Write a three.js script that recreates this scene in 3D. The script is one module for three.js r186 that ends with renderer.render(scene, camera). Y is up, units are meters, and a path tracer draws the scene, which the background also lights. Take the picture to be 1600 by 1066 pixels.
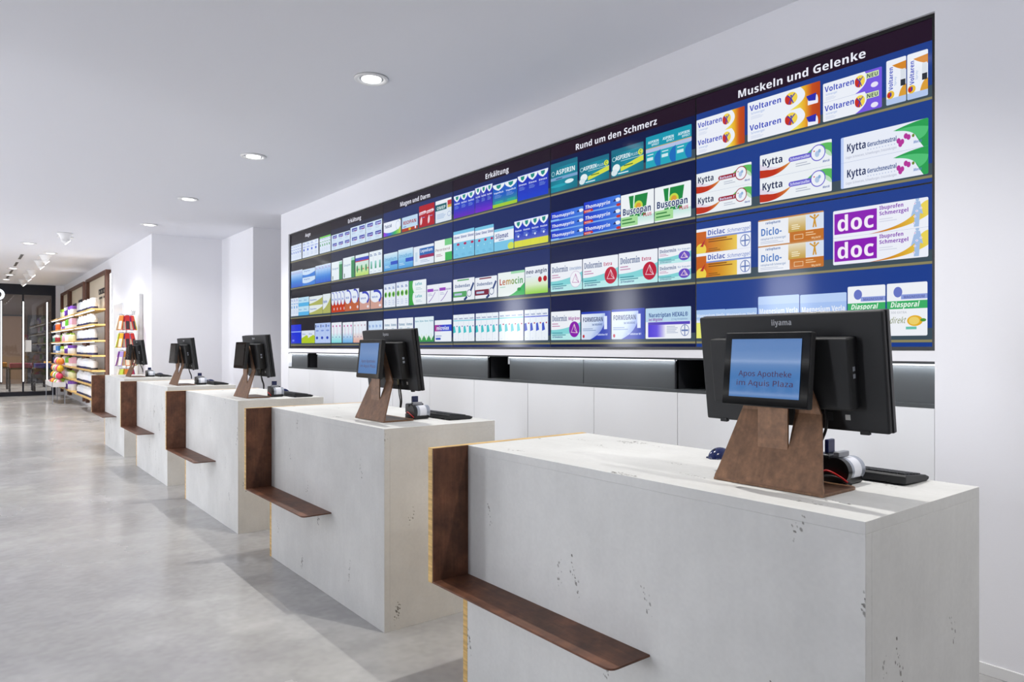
import * as THREE from 'three';
import { RoundedBoxGeometry } from 'three/addons/geometries/RoundedBoxGeometry.js';
import { mergeGeometries } from 'three/addons/utils/BufferGeometryUtils.js';
import { FontLoader } from 'three/addons/loaders/FontLoader.js';
import { TextGeometry } from 'three/addons/geometries/TextGeometry.js';
import { RectAreaLightUniformsLib } from 'three/addons/lights/RectAreaLightUniformsLib.js';

// ---------------------------------------------------------------- camera, exposure, lamp strengths
// x runs to the video wall, y is up, the shop runs away along -z (D = -z).
const renderer = new THREE.WebGLRenderer({ antialias: true });
renderer.toneMapping = THREE.LinearToneMapping;
renderer.toneMappingExposure = 1.0;
renderer.shadowMap.enabled = true;
RectAreaLightUniformsLib.init();
const scene = new THREE.Scene();
scene.background = new THREE.Color(0x000000);
const camera = new THREE.PerspectiveCamera(2 * Math.atan(533 / 1110.25) * 180 / Math.PI, 1600 / 1066, 0.05, 100);
camera.position.set(0, 1.4, 0);
camera.rotation.y = -37.756 * Math.PI / 180;
camera.setViewOffset(1600, 1066, 0, -10, 1600, 1066);
scene.add(camera);
const CEIL = 3.218;
const POWER = { counter: 11, aisle: 4.5, far: 8.5, spot: 8, led: 40, bay: 16.5 };
const COOL = 0xeef2ff, WARM = 0xfffcf7, FILL = 0xf4f7ff;

// ---------------------------------------------------------------- helpers
let seed = 12345;
const rnd = () => { seed = (seed * 1664525 + 1013904223) >>> 0; return seed / 4294967296; };
const rr = (a, b) => a + (b - a) * rnd();
const taken = new Map();
function numbered(n) { const k = taken.get(n) ?? 0; taken.set(n, k + 1); return k ? n + '_' + String(k).padStart(3, '0') : n; }
function shade(o) { o.castShadow = true; o.receiveShadow = true; return o; }
function metricUV(g, ox = 0, oy = 0) {          // uv in metres, by the way each face points
  g = g.index ? g.toNonIndexed() : g;
  const p = g.attributes.position, uv = new Float32Array(p.count * 2);
  const a = new THREE.Vector3(), b = new THREE.Vector3(), c = new THREE.Vector3();
  for (let i = 0; i < p.count; i += 3) {
    a.fromBufferAttribute(p, i); b.fromBufferAttribute(p, i + 1); c.fromBufferAttribute(p, i + 2);
    const n = b.clone().sub(a).cross(c.clone().sub(a));
    const ax = Math.abs(n.x), ay = Math.abs(n.y), az = Math.abs(n.z);
    [a, b, c].forEach((v, k) => {
      const q = ay >= ax && ay >= az ? [v.x, v.z] : ax >= az ? [v.z, v.y] : [v.x, v.y];
      uv[(i + k) * 2] = q[0] + ox; uv[(i + k) * 2 + 1] = q[1] + oy;
    });
  }
  g.setAttribute('uv', new THREE.BufferAttribute(uv, 2));
  return g;
}
function bx(x0, x1, y0, y1, d0, d1, r = 0, ox = 0, oy = 0) {   // box between two x, two heights and two distances
  const w = Math.abs(x1 - x0), h = Math.abs(y1 - y0), l = Math.abs(d1 - d0);
  const rad = Math.min(r, w / 2.1, h / 2.1, l / 2.1);
  const g = rad > 0 ? new RoundedBoxGeometry(w, h, l, 2, rad) : new THREE.BoxGeometry(w, h, l);
  g.translate((x0 + x1) / 2, (y0 + y1) / 2, -(d0 + d1) / 2);
  return metricUV(g, ox, oy);
}
function flat(list) {
  const gs = (Array.isArray(list) ? list : [list]).map((g) => { const q = g.index ? g.toNonIndexed() : g.clone(); for (const k of Object.keys(q.attributes)) if (!['position', 'normal', 'uv'].includes(k)) q.deleteAttribute(k); return q; });
  return gs.length > 1 ? mergeGeometries(gs) : gs[0];
}
function part(name, g, m, parent, label) {
  const o = shade(new THREE.Mesh(Array.isArray(g) ? flat(g) : g, m)); o.name = name; parent.add(o);
  if (label) o.userData.label = label;
  return o;
}
function thing(name, label, category, [x, y, d] = [0, 0, 0], group) {
  const o = new THREE.Group(); o.name = numbered(name); o.position.set(x, y, -d); scene.add(o);
  o.userData = { label, category }; if (group) o.userData.group = group;
  return o;
}
function single(name, g, m, label, category, group) {
  const o = part(numbered(name), g, m, scene); o.userData = { label, category }; if (group) o.userData.group = group; return o;
}
function struct(name, g, m, label, category) {
  const o = part(name, g, m, scene); o.userData = { kind: 'structure', label, category }; return o;
}
function tube(pts, r, seg = 24, sides = 7) {
  return new THREE.TubeGeometry(new THREE.CatmullRomCurve3(pts.map((p) => new THREE.Vector3(p[0], p[1], -p[2]))), seg, r, sides, false);
}
const std = (color, roughness = 0.6, more = {}) => new THREE.MeshStandardMaterial({ color, roughness, ...more });
const glow = (color, k) => new THREE.MeshStandardMaterial({ color: 0x000000, roughness: 0.5, emissive: color, emissiveIntensity: k });

// tiling value noise
function noiseField(n, seedv) {
  const v = new Float32Array(n * n); let s = seedv >>> 0;
  for (let i = 0; i < n * n; i++) { s = (s * 1664525 + 1013904223) >>> 0; v[i] = s / 4294967296; }
  return (x, y) => {
    x = ((x % n) + n) % n; y = ((y % n) + n) % n;
    const i = Math.floor(x), j = Math.floor(y), fx = x - i, fy = y - j, i1 = (i + 1) % n, j1 = (j + 1) % n;
    const a = fx * fx * (3 - 2 * fx), b = fy * fy * (3 - 2 * fy);
    return (v[j * n + i] * (1 - a) + v[j * n + i1] * a) * (1 - b) + (v[j1 * n + i] * (1 - a) + v[j1 * n + i1] * a) * b;
  };
}
function texture(w, h, metres, fn, srgb = true) {
  const data = new Uint8Array(w * h * 4);
  for (let y = 0; y < h; y++) for (let x = 0; x < w; x++) {
    const c = fn(x / w, y / h), o = (y * w + x) * 4;
    for (let k = 0; k < 3; k++) data[o + k] = Math.max(0, Math.min(255, Array.isArray(c) ? c[k] : c));
    data[o + 3] = 255;
  }
  const t = new THREE.DataTexture(data, w, h); t.wrapS = t.wrapT = THREE.RepeatWrapping; t.magFilter = THREE.LinearFilter;
  t.minFilter = THREE.LinearMipmapLinearFilter; t.generateMipmaps = true;
  if (srgb) t.colorSpace = THREE.SRGBColorSpace;
  t.repeat.set(1 / metres, 1 / metres * (w / h)); t.needsUpdate = true; return t;
}
function canvas(w, h, draw) {
  const c = document.createElement('canvas'); c.width = w; c.height = h; draw(c.getContext('2d'), w, h);
  const t = new THREE.CanvasTexture(c); t.colorSpace = THREE.SRGBColorSpace; t.anisotropy = 8; return t;
}

// ---------------------------------------------------------------- materials
const N = [4, 8, 16, 32, 64, 128, 256].map((n, i) => [n, noiseField(n, 77 + i * 131)]);
const fbm = (u, v, from, to, gain = 0.5) => { let s = 0, a = 1, t = 0; for (let k = from; k <= to; k++) { s += a * N[k][1](u * N[k][0], v * N[k][0]); t += a; a *= gain; } return s / t; };
// concrete skin of the counters: pale grey, cloudy, with clusters of small dark pits
const PX = 1400, SPAN = 2.4, pit = new Float32Array(PX * PX);
for (let c = 0; c < 40; c++) {
  const cx = rnd(), cy = rnd(), lean = rr(-0.5, 0.5), n = 10 + Math.floor(rnd() * 26), big = rr(0.5, 1.15);
  for (let k = 0; k < n; k++) {
    const t = rr(-1, 1), px = cx + (t * lean * 0.018 + rr(-1, 1) * rr(0, 0.009)) , py = cy + t * rr(0.01, 0.03);
    const r = (rnd() < 0.2 ? rr(1.6, 3.2) : rr(0.7, 1.7)) * big, el = rr(0.8, 1.9), dep = rr(0.4, 1);
    const X = Math.round(px * PX), Y = Math.round(py * PX);
    for (let j = -8; j <= 8; j++) for (let i = -8; i <= 8; i++) {
      const q = Math.hypot(i + j * 0.3, j / el) / r; if (q > 1.25) continue;
      const at = (((Y + j) % PX + PX) % PX) * PX + ((X + i) % PX + PX) % PX;
      pit[at] = Math.max(pit[at], dep * Math.min(1, (1.25 - q) * 2.5));
    }
  }
}
const pitAt = (u, v) => pit[Math.min(PX - 1, Math.floor(v * PX)) * PX + Math.min(PX - 1, Math.floor(u * PX))];
const concreteMap = texture(PX, PX, SPAN, (u, v) => {
  const cl = fbm(u, v, 1, 4, 0.6) - 0.5, st = N[5][1](u * 128, v * 16) - 0.5, g = N[6][1](u * 256, v * 256) - 0.5, p = pitAt(u, v);
  const b = 214 + cl * 26 + st * 2.5 + g * 4;
  return [b * (1 - 0.5 * p), b * (1 - 0.51 * p), (b - 3) * (1 - 0.53 * p)];
});
const concreteBump = texture(PX, PX, SPAN, (u, v) => 235 - 200 * pitAt(u, v) + (N[6][1](u * 256, v * 256) - 0.5) * 14, false);
const M = {};
M.concrete = std(0xffffff, 0.62, { map: concreteMap, bumpMap: concreteBump, bumpScale: 0.0012 });
const floorMap = texture(1400, 1400, 7, (u, v) => {
  const w = fbm(u, v, 0, 1, 0.6) * 0.16, cl = fbm(u + w, v * 1.0 + w * 0.6, 1, 4, 0.55) - 0.5, sw = Math.pow(Math.max(0, fbm(u + w * 0.3, v, 2, 5, 0.6) - 0.42), 1.6) * 4, g = N[6][1](u * 256, v * 256) - 0.5, s2 = N[4][1](u * 64 + cl * 6, v * 64) - 0.5;
  const b = 172 + cl * 30 + sw * 22 + g * 9 + s2 * 7;
  return [b, b - 1, b - 2 - cl * 8];
});
const floorRough = texture(512, 512, 5, (u, v) => [0, 64 + (fbm(u, v, 1, 5) - 0.5) * 50, 0], false);
M.floor = std(0xffffff, 1, { map: floorMap, roughnessMap: floorRough });
const plaster = texture(256, 256, 0.5, (u, v) => 128 + (fbm(u, v, 3, 6, 0.8) - 0.5) * 120, false);
M.wall = std(0xeeeef2, 0.85, { bumpMap: plaster, bumpScale: 0.0006 });
M.ceiling = std(0xedeef4, 0.9, { bumpMap: plaster, bumpScale: 0.0005 });
M.white = std(0xe9eaec, 0.42);
M.lampWhite = std(0xf0f0f0, 0.5);
M.plinth = std(0xe6e6e6, 0.6);
const rustMap = texture(700, 700, 0.7, (u, v) => {
  const c = fbm(u, v, 2, 6, 0.7) - 0.5, s = N[5][1](u * 128, v * 8) - 0.5, l = fbm(v, u, 1, 3) - 0.5, b = 1 + c * 0.5 + s * 0.14 + l * 0.4;
  return [101 * b, 64 * (b + c * 0.12), 45 * (b + c * 0.1)];
});
M.steel = std(0xffffff, 0.5, { map: rustMap, metalness: 0.15 });
M.standSteel = std(0xffffff, 0.42, { map: texture(512, 512, 0.35, (u, v) => {
  const c = fbm(u, v, 2, 6, 0.7) - 0.5, s = N[4][1](u * 64, v * 8) - 0.5, b = 1 + c * 0.5 + s * 0.08;
  return [122 * b, 90 * b, 66 * b];
}), metalness: 0.3 });
const oakMap = texture(512, 512, 0.5, (u, v) => {
  const g = N[5][1](u * 8, v * 128), w = N[4][1](u * 4, v * 64), c = (g - 0.5) * 26 + (w - 0.5) * 44;
  return [214 + c, 176 + c * 0.95, 108 + c * 0.7];
});
M.oak = std(0xffffff, 0.55, { map: oakMap });
M.walnut = std(0x5a3626, 0.5);
M.black = std(0x17181a, 0.62);
M.blackSatin = std(0x141518, 0.3);
M.bezel = std(0x08080a, 0.3);
M.niche = std(0x3a3e40, 0.45);
M.cubby = std(0x2b2c30, 0.6);
M.darkMetal = std(0x0c1020, 0.35);
M.beige = std(0xd9cdb8, 0.85);
M.grey = std(0x8e9096, 0.5);
M.silver = std(0xaab0bc, 0.3, { metalness: 0.5 });
M.glass = new THREE.MeshPhysicalMaterial({ color: 0xffffff, roughness: 0.02, transmission: 1, thickness: 0, ior: 1.5 });
M.keys = std(0x1c1d20, 0.55);
M.mouse = std(0x1b2450, 0.18);
M.red = std(0xc01418, 0.4);
M.cable = std(0x0d0d0f, 0.45);
M.lettering = std(0xb4b6ba, 0.4);
M.led = glow(0xffffff, 3.2);
M.ledSoft = glow(0xf4f8ff, 2.2);
M.lens = glow(0xffffff, 6);

// ---------------------------------------------------------------- the room shell
const XW = 3.464, S0 = 9.369, S6 = 1.364, ST = 2.915, SB = 1.385, NT = 1.336, NB = 1.142;
const XSH = 2.4, DSH = 12.5, DFRONT = 24.8, XL = -5.2, DB = -5.2;
struct('floor', bx(XL - 0.2, 6.4, -0.2, 0, DB - 0.2, DFRONT + 9), M.floor, 'polished light grey concrete floor', 'floor');
struct('ceiling', bx(XL - 0.2, 6.4, CEIL, CEIL + 0.2, DB - 0.2, DFRONT + 0.3), M.ceiling, 'smooth white ceiling with recessed downlights', 'ceiling');
// the wall that holds the video wall: around the screens, above the niche, beside the cabinets
struct('wall_right', [
  bx(XW, XW + 0.25, ST, CEIL, S6, S0),
  bx(XW, XW + 0.25, SB - 0.0005, NT, S6, S0).translate(0, 0, 0),
  bx(XW, XW + 0.25, 0.05, CEIL, DB, S6),
  bx(XW, XW + 0.25, 0, CEIL, S0, 9.646),
  bx(XW + 0.14, XW + 0.25, NT, ST, S6, S0),
  bx(XW + 0.6, XW + 0.7, 0, NT, S6, S0),
  bx(XW + 0.25, XW + 2.2, 0, CEIL, 9.45, 9.646),
], M.wall, 'white plastered wall around the long video wall', 'wall');
struct('baseboard_right', bx(XW - 0.008, XW + 0.2, 0, 0.05, DB, S6 - 0.004, 0.002), M.plinth, 'thin white skirting strip', 'baseboard');
struct('wall_passage', [
  bx(XW + 0.012, XW + 2.4, 0, CEIL, 10.87, 12.7),
  bx(XW + 2.2, XW + 2.4, 0, CEIL, 9.4, 12.7),
], M.wall, 'white wall pier beyond the side passage', 'wall');
struct('trim_passage', bx(XW + 0.62, XW + 0.9, 2.98, CEIL, 9.646, 10.87), M.wall, 'white boxed beam under the passage ceiling', 'trim');
struct('wall_shelving', [bx(XSH, XW + 0.3, 0, CEIL, DSH, DFRONT + 0.2)], M.wall, 'white wall behind the product shelves', 'wall');
struct('wall_left', bx(XL - 0.2, XL, 0, CEIL, DB, DFRONT), M.wall, 'white wall of the customer side', 'wall');
struct('wall_rear', bx(XL, 6.4, 0, CEIL, DB - 0.2, DB), M.wall, 'white rear wall', 'wall');
{ // plain white door in the far wall
  const d = part('door_1', bx(XSH - 0.012, XSH + 0.02, 0.01, 2.24, 15.02, 16.02, 0.004), std(0xe2e4e8, 0.22), scene);
  d.userData = { kind: 'structure', label: 'plain glossy white door beside the shelves', category: 'door' };
  part('door_handle', [bx(XSH - 0.06, XSH - 0.012, 1.04, 1.06, 15.12, 15.14, 0.004), bx(XSH - 0.07, XSH - 0.055, 1.038, 1.062, 15.12, 15.27, 0.006)], M.grey, d);
}

// ---------------------------------------------------------------- video wall: twelve panels, pictures of boxes on shelves
const UW = 1000, UH = 1147;
function fit(c, text, x, y, w, size, o = {}) {      // text starting at x, squeezed or stretched to width w
  c.save(); c.font = (o.bold === false ? '' : 'bold ') + size + 'px ' + (o.font || 'sans-serif'); c.fillStyle = o.color || '#123'; c.textBaseline = 'alphabetic'; c.textAlign = 'left';
  const m = c.measureText(text).width || 1;
  c.translate(x, y); if (o.rot) c.rotate(o.rot); if (o.slant) c.transform(1, 0, -o.slant, 1, 0, 0); c.scale(w / m, 1); if (o.halo) { c.strokeStyle = o.halo; c.lineWidth = size * .16; c.lineJoin = 'round'; c.strokeText(text, 0, 0); } c.fillText(text, 0, 0); c.restore();
}
const rect = (c, x, y, w, h, f) => { c.fillStyle = f; c.fillRect(x, y, w, h); };
const disc = (c, x, y, rx, ry, f, s, lw = 2) => { c.beginPath(); c.ellipse(x, y, rx, ry, 0, 0, 7); if (f) { c.fillStyle = f; c.fill(); } if (s) { c.strokeStyle = s; c.lineWidth = lw; c.stroke(); } };
const poly = (c, pts, f) => { c.beginPath(); pts.forEach((p, i) => (i ? c.lineTo(p[0], p[1]) : c.moveTo(p[0], p[1]))); c.closePath(); c.fillStyle = f; c.fill(); };
const curve = (c, a, f) => { c.beginPath(); c.moveTo(a[0][0], a[0][1]); for (let i = 1; i < a.length; i++) c.quadraticCurveTo(...a[i]); c.closePath(); c.fillStyle = f; c.fill(); };
const grad = (c, x0, y0, x1, y1, ...st) => { const g = c.createLinearGradient(x0, y0, x1, y1); st.forEach((s, i) => g.addColorStop(i / (st.length - 1), s)); return g; };
const lines = (c, x, y, w, n, step, col, h = 3) => { for (let i = 0; i < n; i++) rect(c, x, y + i * step, w * (0.7 + 0.3 * ((i * 37 % 10) / 10)), h, col); };
// each drawer gets the context moved to its own box: 0..w, 0..h
const D = {
  plain: (bg) => (c, w, h) => rect(c, 0, 0, w, h, bg),
  volt: (kind) => (c, w, h) => {
    rect(c, 0, 0, w, h, '#f2f6ff');
    if (kind === 2) { curve(c, [[w, 0], [w * .72, 0, w * .72, 0], [w * .84, h * .6, w * .56, h], [w, h, w, h]], '#7a5ce6'); rect(c, w * .74, h * .12, w * .21, h * .28, '#d9efb0'); fit(c, 'NEU', w * .75, h * .37, w * .19, h * .27, { color: '#31405a' }); disc(c, w * .88, h * .78, w * .06, h * .13, '#efeaff'); }
    else { curve(c, [[w, 0], [w * .74, 0, w * .74, 0], [w * .92, h * .6, w * .6, h], [w, h, w, h]], grad(c, w * .7, 0, w, 0, '#f3e25a', '#eeb02e', '#c8501e', '#b8441a')); }
    if (kind === 1) { curve(c, [[w * .84, h * .62], [w * .9, h * .5, w * .96, h * .6], [w * .98, h * .8, w * .97, h], [w * .84, h, w * .84, h]], '#f4f4ff'); poly(c, [[w * .82, h * .55], [w * .95, h * .5], [w * .94, h * .85], [w * .85, h * .8]], '#2c2fb0'); }
    fit(c, 'Voltaren', w * .03, h * .47, w * (kind === 1 ? .46 : .52), h * .4, { color: '#3b4bc0' });
    fit(c, 'Schmerzgel', w * .05, h * .66, w * .2, h * .15, { color: '#9db6e8', bold: false }); lines(c, w * .05, h * .75, w * .2, 3, h * .06, '#c9d4ee', h * .02);
    const x = w * (kind === 1 ? .62 : .64); disc(c, x, h * .42, w * .085, h * .3, '#f6d851'); curve(c, [[x - w * .08, h * .3], [x - w * .1, h * .7, x, h * .72], [x + w * .03, h * .45, x - w * .05, h * .2]], '#c8302a');
    c.strokeStyle = '#3d3fae'; c.lineWidth = Math.max(2, w * .014); c.beginPath(); c.moveTo(x - w * .03, h * .68); c.lineTo(x, h * .42); c.lineTo(x + w * .03, h * .68); c.moveTo(x - w * .05, h * .25); c.lineTo(x, h * .42); c.lineTo(x + w * .05, h * .22); c.stroke(); disc(c, x, h * .3, w * .012, h * .05, '#3d3fae');
  },
  spray: (c, w, h) => {
    rect(c, 0, 0, w, h, '#f2f6ff'); curve(c, [[w, h * .1], [w * .3, h * .13, w * .3, h * .13], [w * .6, h * .25, w, h * .3]], '#d98a2a'); curve(c, [[w, h * .62], [w * .7, h * .62, w * .6, h * .92], [w, h * .9, w, h * .9]], '#e0a23a');
    rect(c, w * .72, h * .27, w * .24, h * .22, '#dfe6ef'); rect(c, w * .72, h * .5, w * .24, h * .14, '#30343e'); rect(c, 0, h * .86, w, h * .14, '#b8cdf2');
    fit(c, 'Voltaren', w * .34, h * .68, h * .52, w * .3, { color: '#3b4bc0', rot: -Math.PI / 2 }); fit(c, 'Spray', w * .5, h * .6, h * .2, w * .14, { color: '#a9c0ea', bold: false, rot: -Math.PI / 2 });
    disc(c, w * .22, h * .78, w * .19, h * .09, '#f0c53e'); disc(c, w * .15, h * .78, w * .1, h * .06, '#c8302a'); disc(c, w * .23, h * .77, w * .04, h * .05, '#3d3fae');
  },
  kytta: (sub, col) => (c, w, h) => {
    rect(c, 0, 0, w, h, '#f1f6fb');
    curve(c, [[0, h * .55], [w * .22, h * .85, w * .46, h * .5], [w * .3, h * 1.05, 0, h * .95]], grad(c, 0, 0, w * .46, 0, '#c2341c', '#c2341c', '#dba042')); curve(c, [[0, h * .36], [w * .12, h * .56, w * .3, h * .66], [w * .1, h * .68, 0, h * .62]], '#e7dfee');
    curve(c, [[w * .62, h * .5], [w * .8, -h * .04, w, h * .14], [w, h * .6, w, h * .6], [w * .9, h * .18, w * .62, h * .5]], '#5fbf62'); curve(c, [[w * .88, h * .3], [w * .93, h * .6, w, h * .66], [w, h * .4, w * .88, h * .3]], '#bfe3c0');
    fit(c, 'Kytta', w * .03, h * .47, w * .31, h * .4, { color: '#16244e' });
    c.fillStyle = col; c.beginPath(); c.roundRect(w * .42, h * .34, w * .32, h * .2, h * .1); c.fill(); fit(c, sub, w * .44, h * .5, w * .27, h * .16, { color: '#dfe2ff' });
    disc(c, w * .82, h * .42, w * .093, h * .3, '#f4f8ff', col, w * .012); disc(c, w * .81, h * .46, w * .03, h * .12, '#b6cbea'); disc(c, w * .84, h * .36, w * .018, h * .07, '#8fb2dc'); disc(c, w * .77, h * .33, w * .009, h * .025, '#c22');
    lines(c, w * .52, h * .66, w * .22, 2, h * .09, '#aeb6c8', h * .03); fit(c, 'Merck', w * .88, h * .84, w * .09, h * .12, { color: '#4f64a8', slant: .2 });
  },
  geruch: (c, w, h) => {
    rect(c, 0, 0, w, h, '#eef3ff'); rect(c, 0, 0, w * .035, h, '#bfd3ff');
    curve(c, [[w, 0], [w * .85, 0, w * .62, h * .2], [w * .78, h * .22, w * .86, h * .5], [w * .9, h * .75, w * .95, h], [w, h, w, h]], '#2ea356'); curve(c, [[w * .64, h * .22], [w * .8, h * .1, w, h * .3], [w, h * .6, w * .9, h * .7], [w * .86, h * .3, w * .64, h * .22]], '#54c47a');
    for (const [x, y] of [[.68, .6], [.72, .66], [.76, .48], [.79, .54], [.7, .74]]) disc(c, w * x, h * y, w * .022, h * .1, '#b8389c'); disc(c, w * .84, h * .52, w * .014, h * .06, '#6c8a2c');
    fit(c, 'Kytta', w * .07, h * .6, w * .24, h * .42, { color: '#1c2a58' }); fit(c, 'Geruchsneutral', w * .32, h * .58, w * .34, h * .24, { color: '#2c4886' }); for (let i = 0; i < 10; i++) disc(c, w * (.33 + i * .034), h * .68, 2, 2, '#b9c6e4');
    fit(c, 'Gegen Schmerzen, Schwellungen, Entzündungen', w * .06, h * .86, w * .6, h * .12, { color: '#b3b8cc', bold: false }); fit(c, 'Merck', w * .84, h * .82, w * .09, h * .14, { color: '#5f7fc0', slant: .2 });
  },
  diclac: (c, w, h) => {
    rect(c, 0, 0, w, h, '#f2f5ff'); rect(c, 0, h * .12, w * .2, h * .88, '#cc6420'); rect(c, w * .2, h * .36, w * .56, h * .64, grad(c, w * .2, 0, w * .76, 0, '#d0701c', '#d99a2c', '#f0cf5a')); disc(c, w * .1, h * .86, w * .1, h * .26, '#f2d64e'); poly(c, [[w * .08, h * .72], [w * .18, h * .44], [w * .14, h * .74]], '#b52a34');
    fit(c, 'Diclac', w * .22, h * .3, w * .33, h * .28, { color: '#3d55b0' }); fit(c, 'Schmerzgel', w * .58, h * .3, w * .4, h * .2, { color: '#5c78c8', bold: false, slant: .2 }); rect(c, w * .2, h * .36, w * .8, h * .06, '#7f95d6');
    lines(c, w * .24, h * .46, w * .48, 2, h * .09, '#7a4a1c', h * .035); lines(c, w * .24, h * .84, w * .24, 2, h * .07, '#8a5a20', h * .03); disc(c, w * .9, h * .7, w * .08, h * .22, '#f4f7ff', '#5f78b8', 3); rect(c, w * .83, h * .68, w * .14, h * .05, '#5f78b8'); rect(c, w * .89, h * .5, w * .02, h * .4, '#5f78b8');
  },
  diclo: (c, w, h) => {
    rect(c, 0, 0, w, h, '#f1f4fb'); rect(c, w * .48, 0, w * .26, h * .64, grad(c, 0, 0, 0, h * .6, '#efe9d8', '#c9a24a')); rect(c, w * .5, h * .62, w * .5, h * .38, '#c77426'); rect(c, 0, h * .93, w * .5, h * .07, '#f1f4fb'); rect(c, w * .74, 0, w * .26, h * .6, '#dde6f6'); rect(c, 0, 0, w, h * .05, '#c98a4a');
    fit(c, 'ratiopharm', w * .12, h * .19, w * .24, h * .13, { color: '#4a6aa8' }); fit(c, 'Diclo-', w * .04, h * .62, w * .34, h * .38, { color: '#4a7ac4' }); fit(c, 'ratiopharm® Schmerzgel', w * .04, h * .78, w * .4, h * .11, { color: '#5a7ab0', bold: false }); lines(c, w * .04, h * .84, w * .4, 2, h * .06, '#b8c2da', h * .02);
    c.strokeStyle = '#d39a32'; c.lineWidth = w * .02; c.beginPath(); c.moveTo(w * .85, h * .55); c.lineTo(w * .87, h * .25); c.lineTo(w * .89, h * .55); c.moveTo(w * .8, h * .12); c.lineTo(w * .87, h * .25); c.lineTo(w * .93, h * .12); c.stroke(); disc(c, w * .87, h * .13, w * .015, h * .05, '#d39a32');
    c.strokeStyle = '#f4dcb4'; c.lineWidth = 2; c.strokeRect(w * .57, h * .74, w * .13, h * .16); lines(c, w * .74, h * .7, w * .16, 2, h * .08, '#f4d2a4', h * .03); fit(c, '100 g Gel N1', w * .82, h * .96, w * .14, h * .1, { color: '#f6dcb8' }); lines(c, w * .53, h * .36, w * .14, 3, h * .07, '#f7efcf', h * .03);
  },
  doc: (c, w, h) => {
    rect(c, 0, 0, w, h, '#f2f5ff'); curve(c, [[w * .4, h], [w * .75, h * .88, w * .86, h * .5], [w, h * .1, w, h * .1], [w, h * .6, w, h * .6], [w * .8, h * .98, w * .4, h]], grad(c, w * .4, 0, w, 0, '#c4581e', '#dda22c', '#f0dc5a')); curve(c, [[w * .88, h * .4], [w * .95, h * .1, w, h * .1], [w, h * .6, w, h * .6]], '#f0d95a');
    rect(c, w * .015, h * .12, w * .47, h * .76, '#8d1fb8'); fit(c, 'doc', w * .04, h * .78, w * .42, h * .78, { color: '#fbf4ff' });
    fit(c, 'Ibuprofen', w * .51, h * .2, w * .25, h * .18, { color: '#7c2fb0' }); fit(c, 'Schmerzgel', w * .51, h * .4, w * .3, h * .18, { color: '#7c2fb0' }); lines(c, w * .51, h * .52, w * .2, 2, h * .08, '#d8dcec', h * .03);
    poly(c, [[w * .87, h * .1], [w * .92, h * .1], [w * .95, h * .55], [w * .92, h * .5], [w * .91, h * .95], [w * .86, h * .95], [w * .87, h * .5], [w * .83, h * .6]], '#a9c4ea'); disc(c, w * .895, h * .03, w * .018, h * .07, '#a9c4ea');
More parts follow.
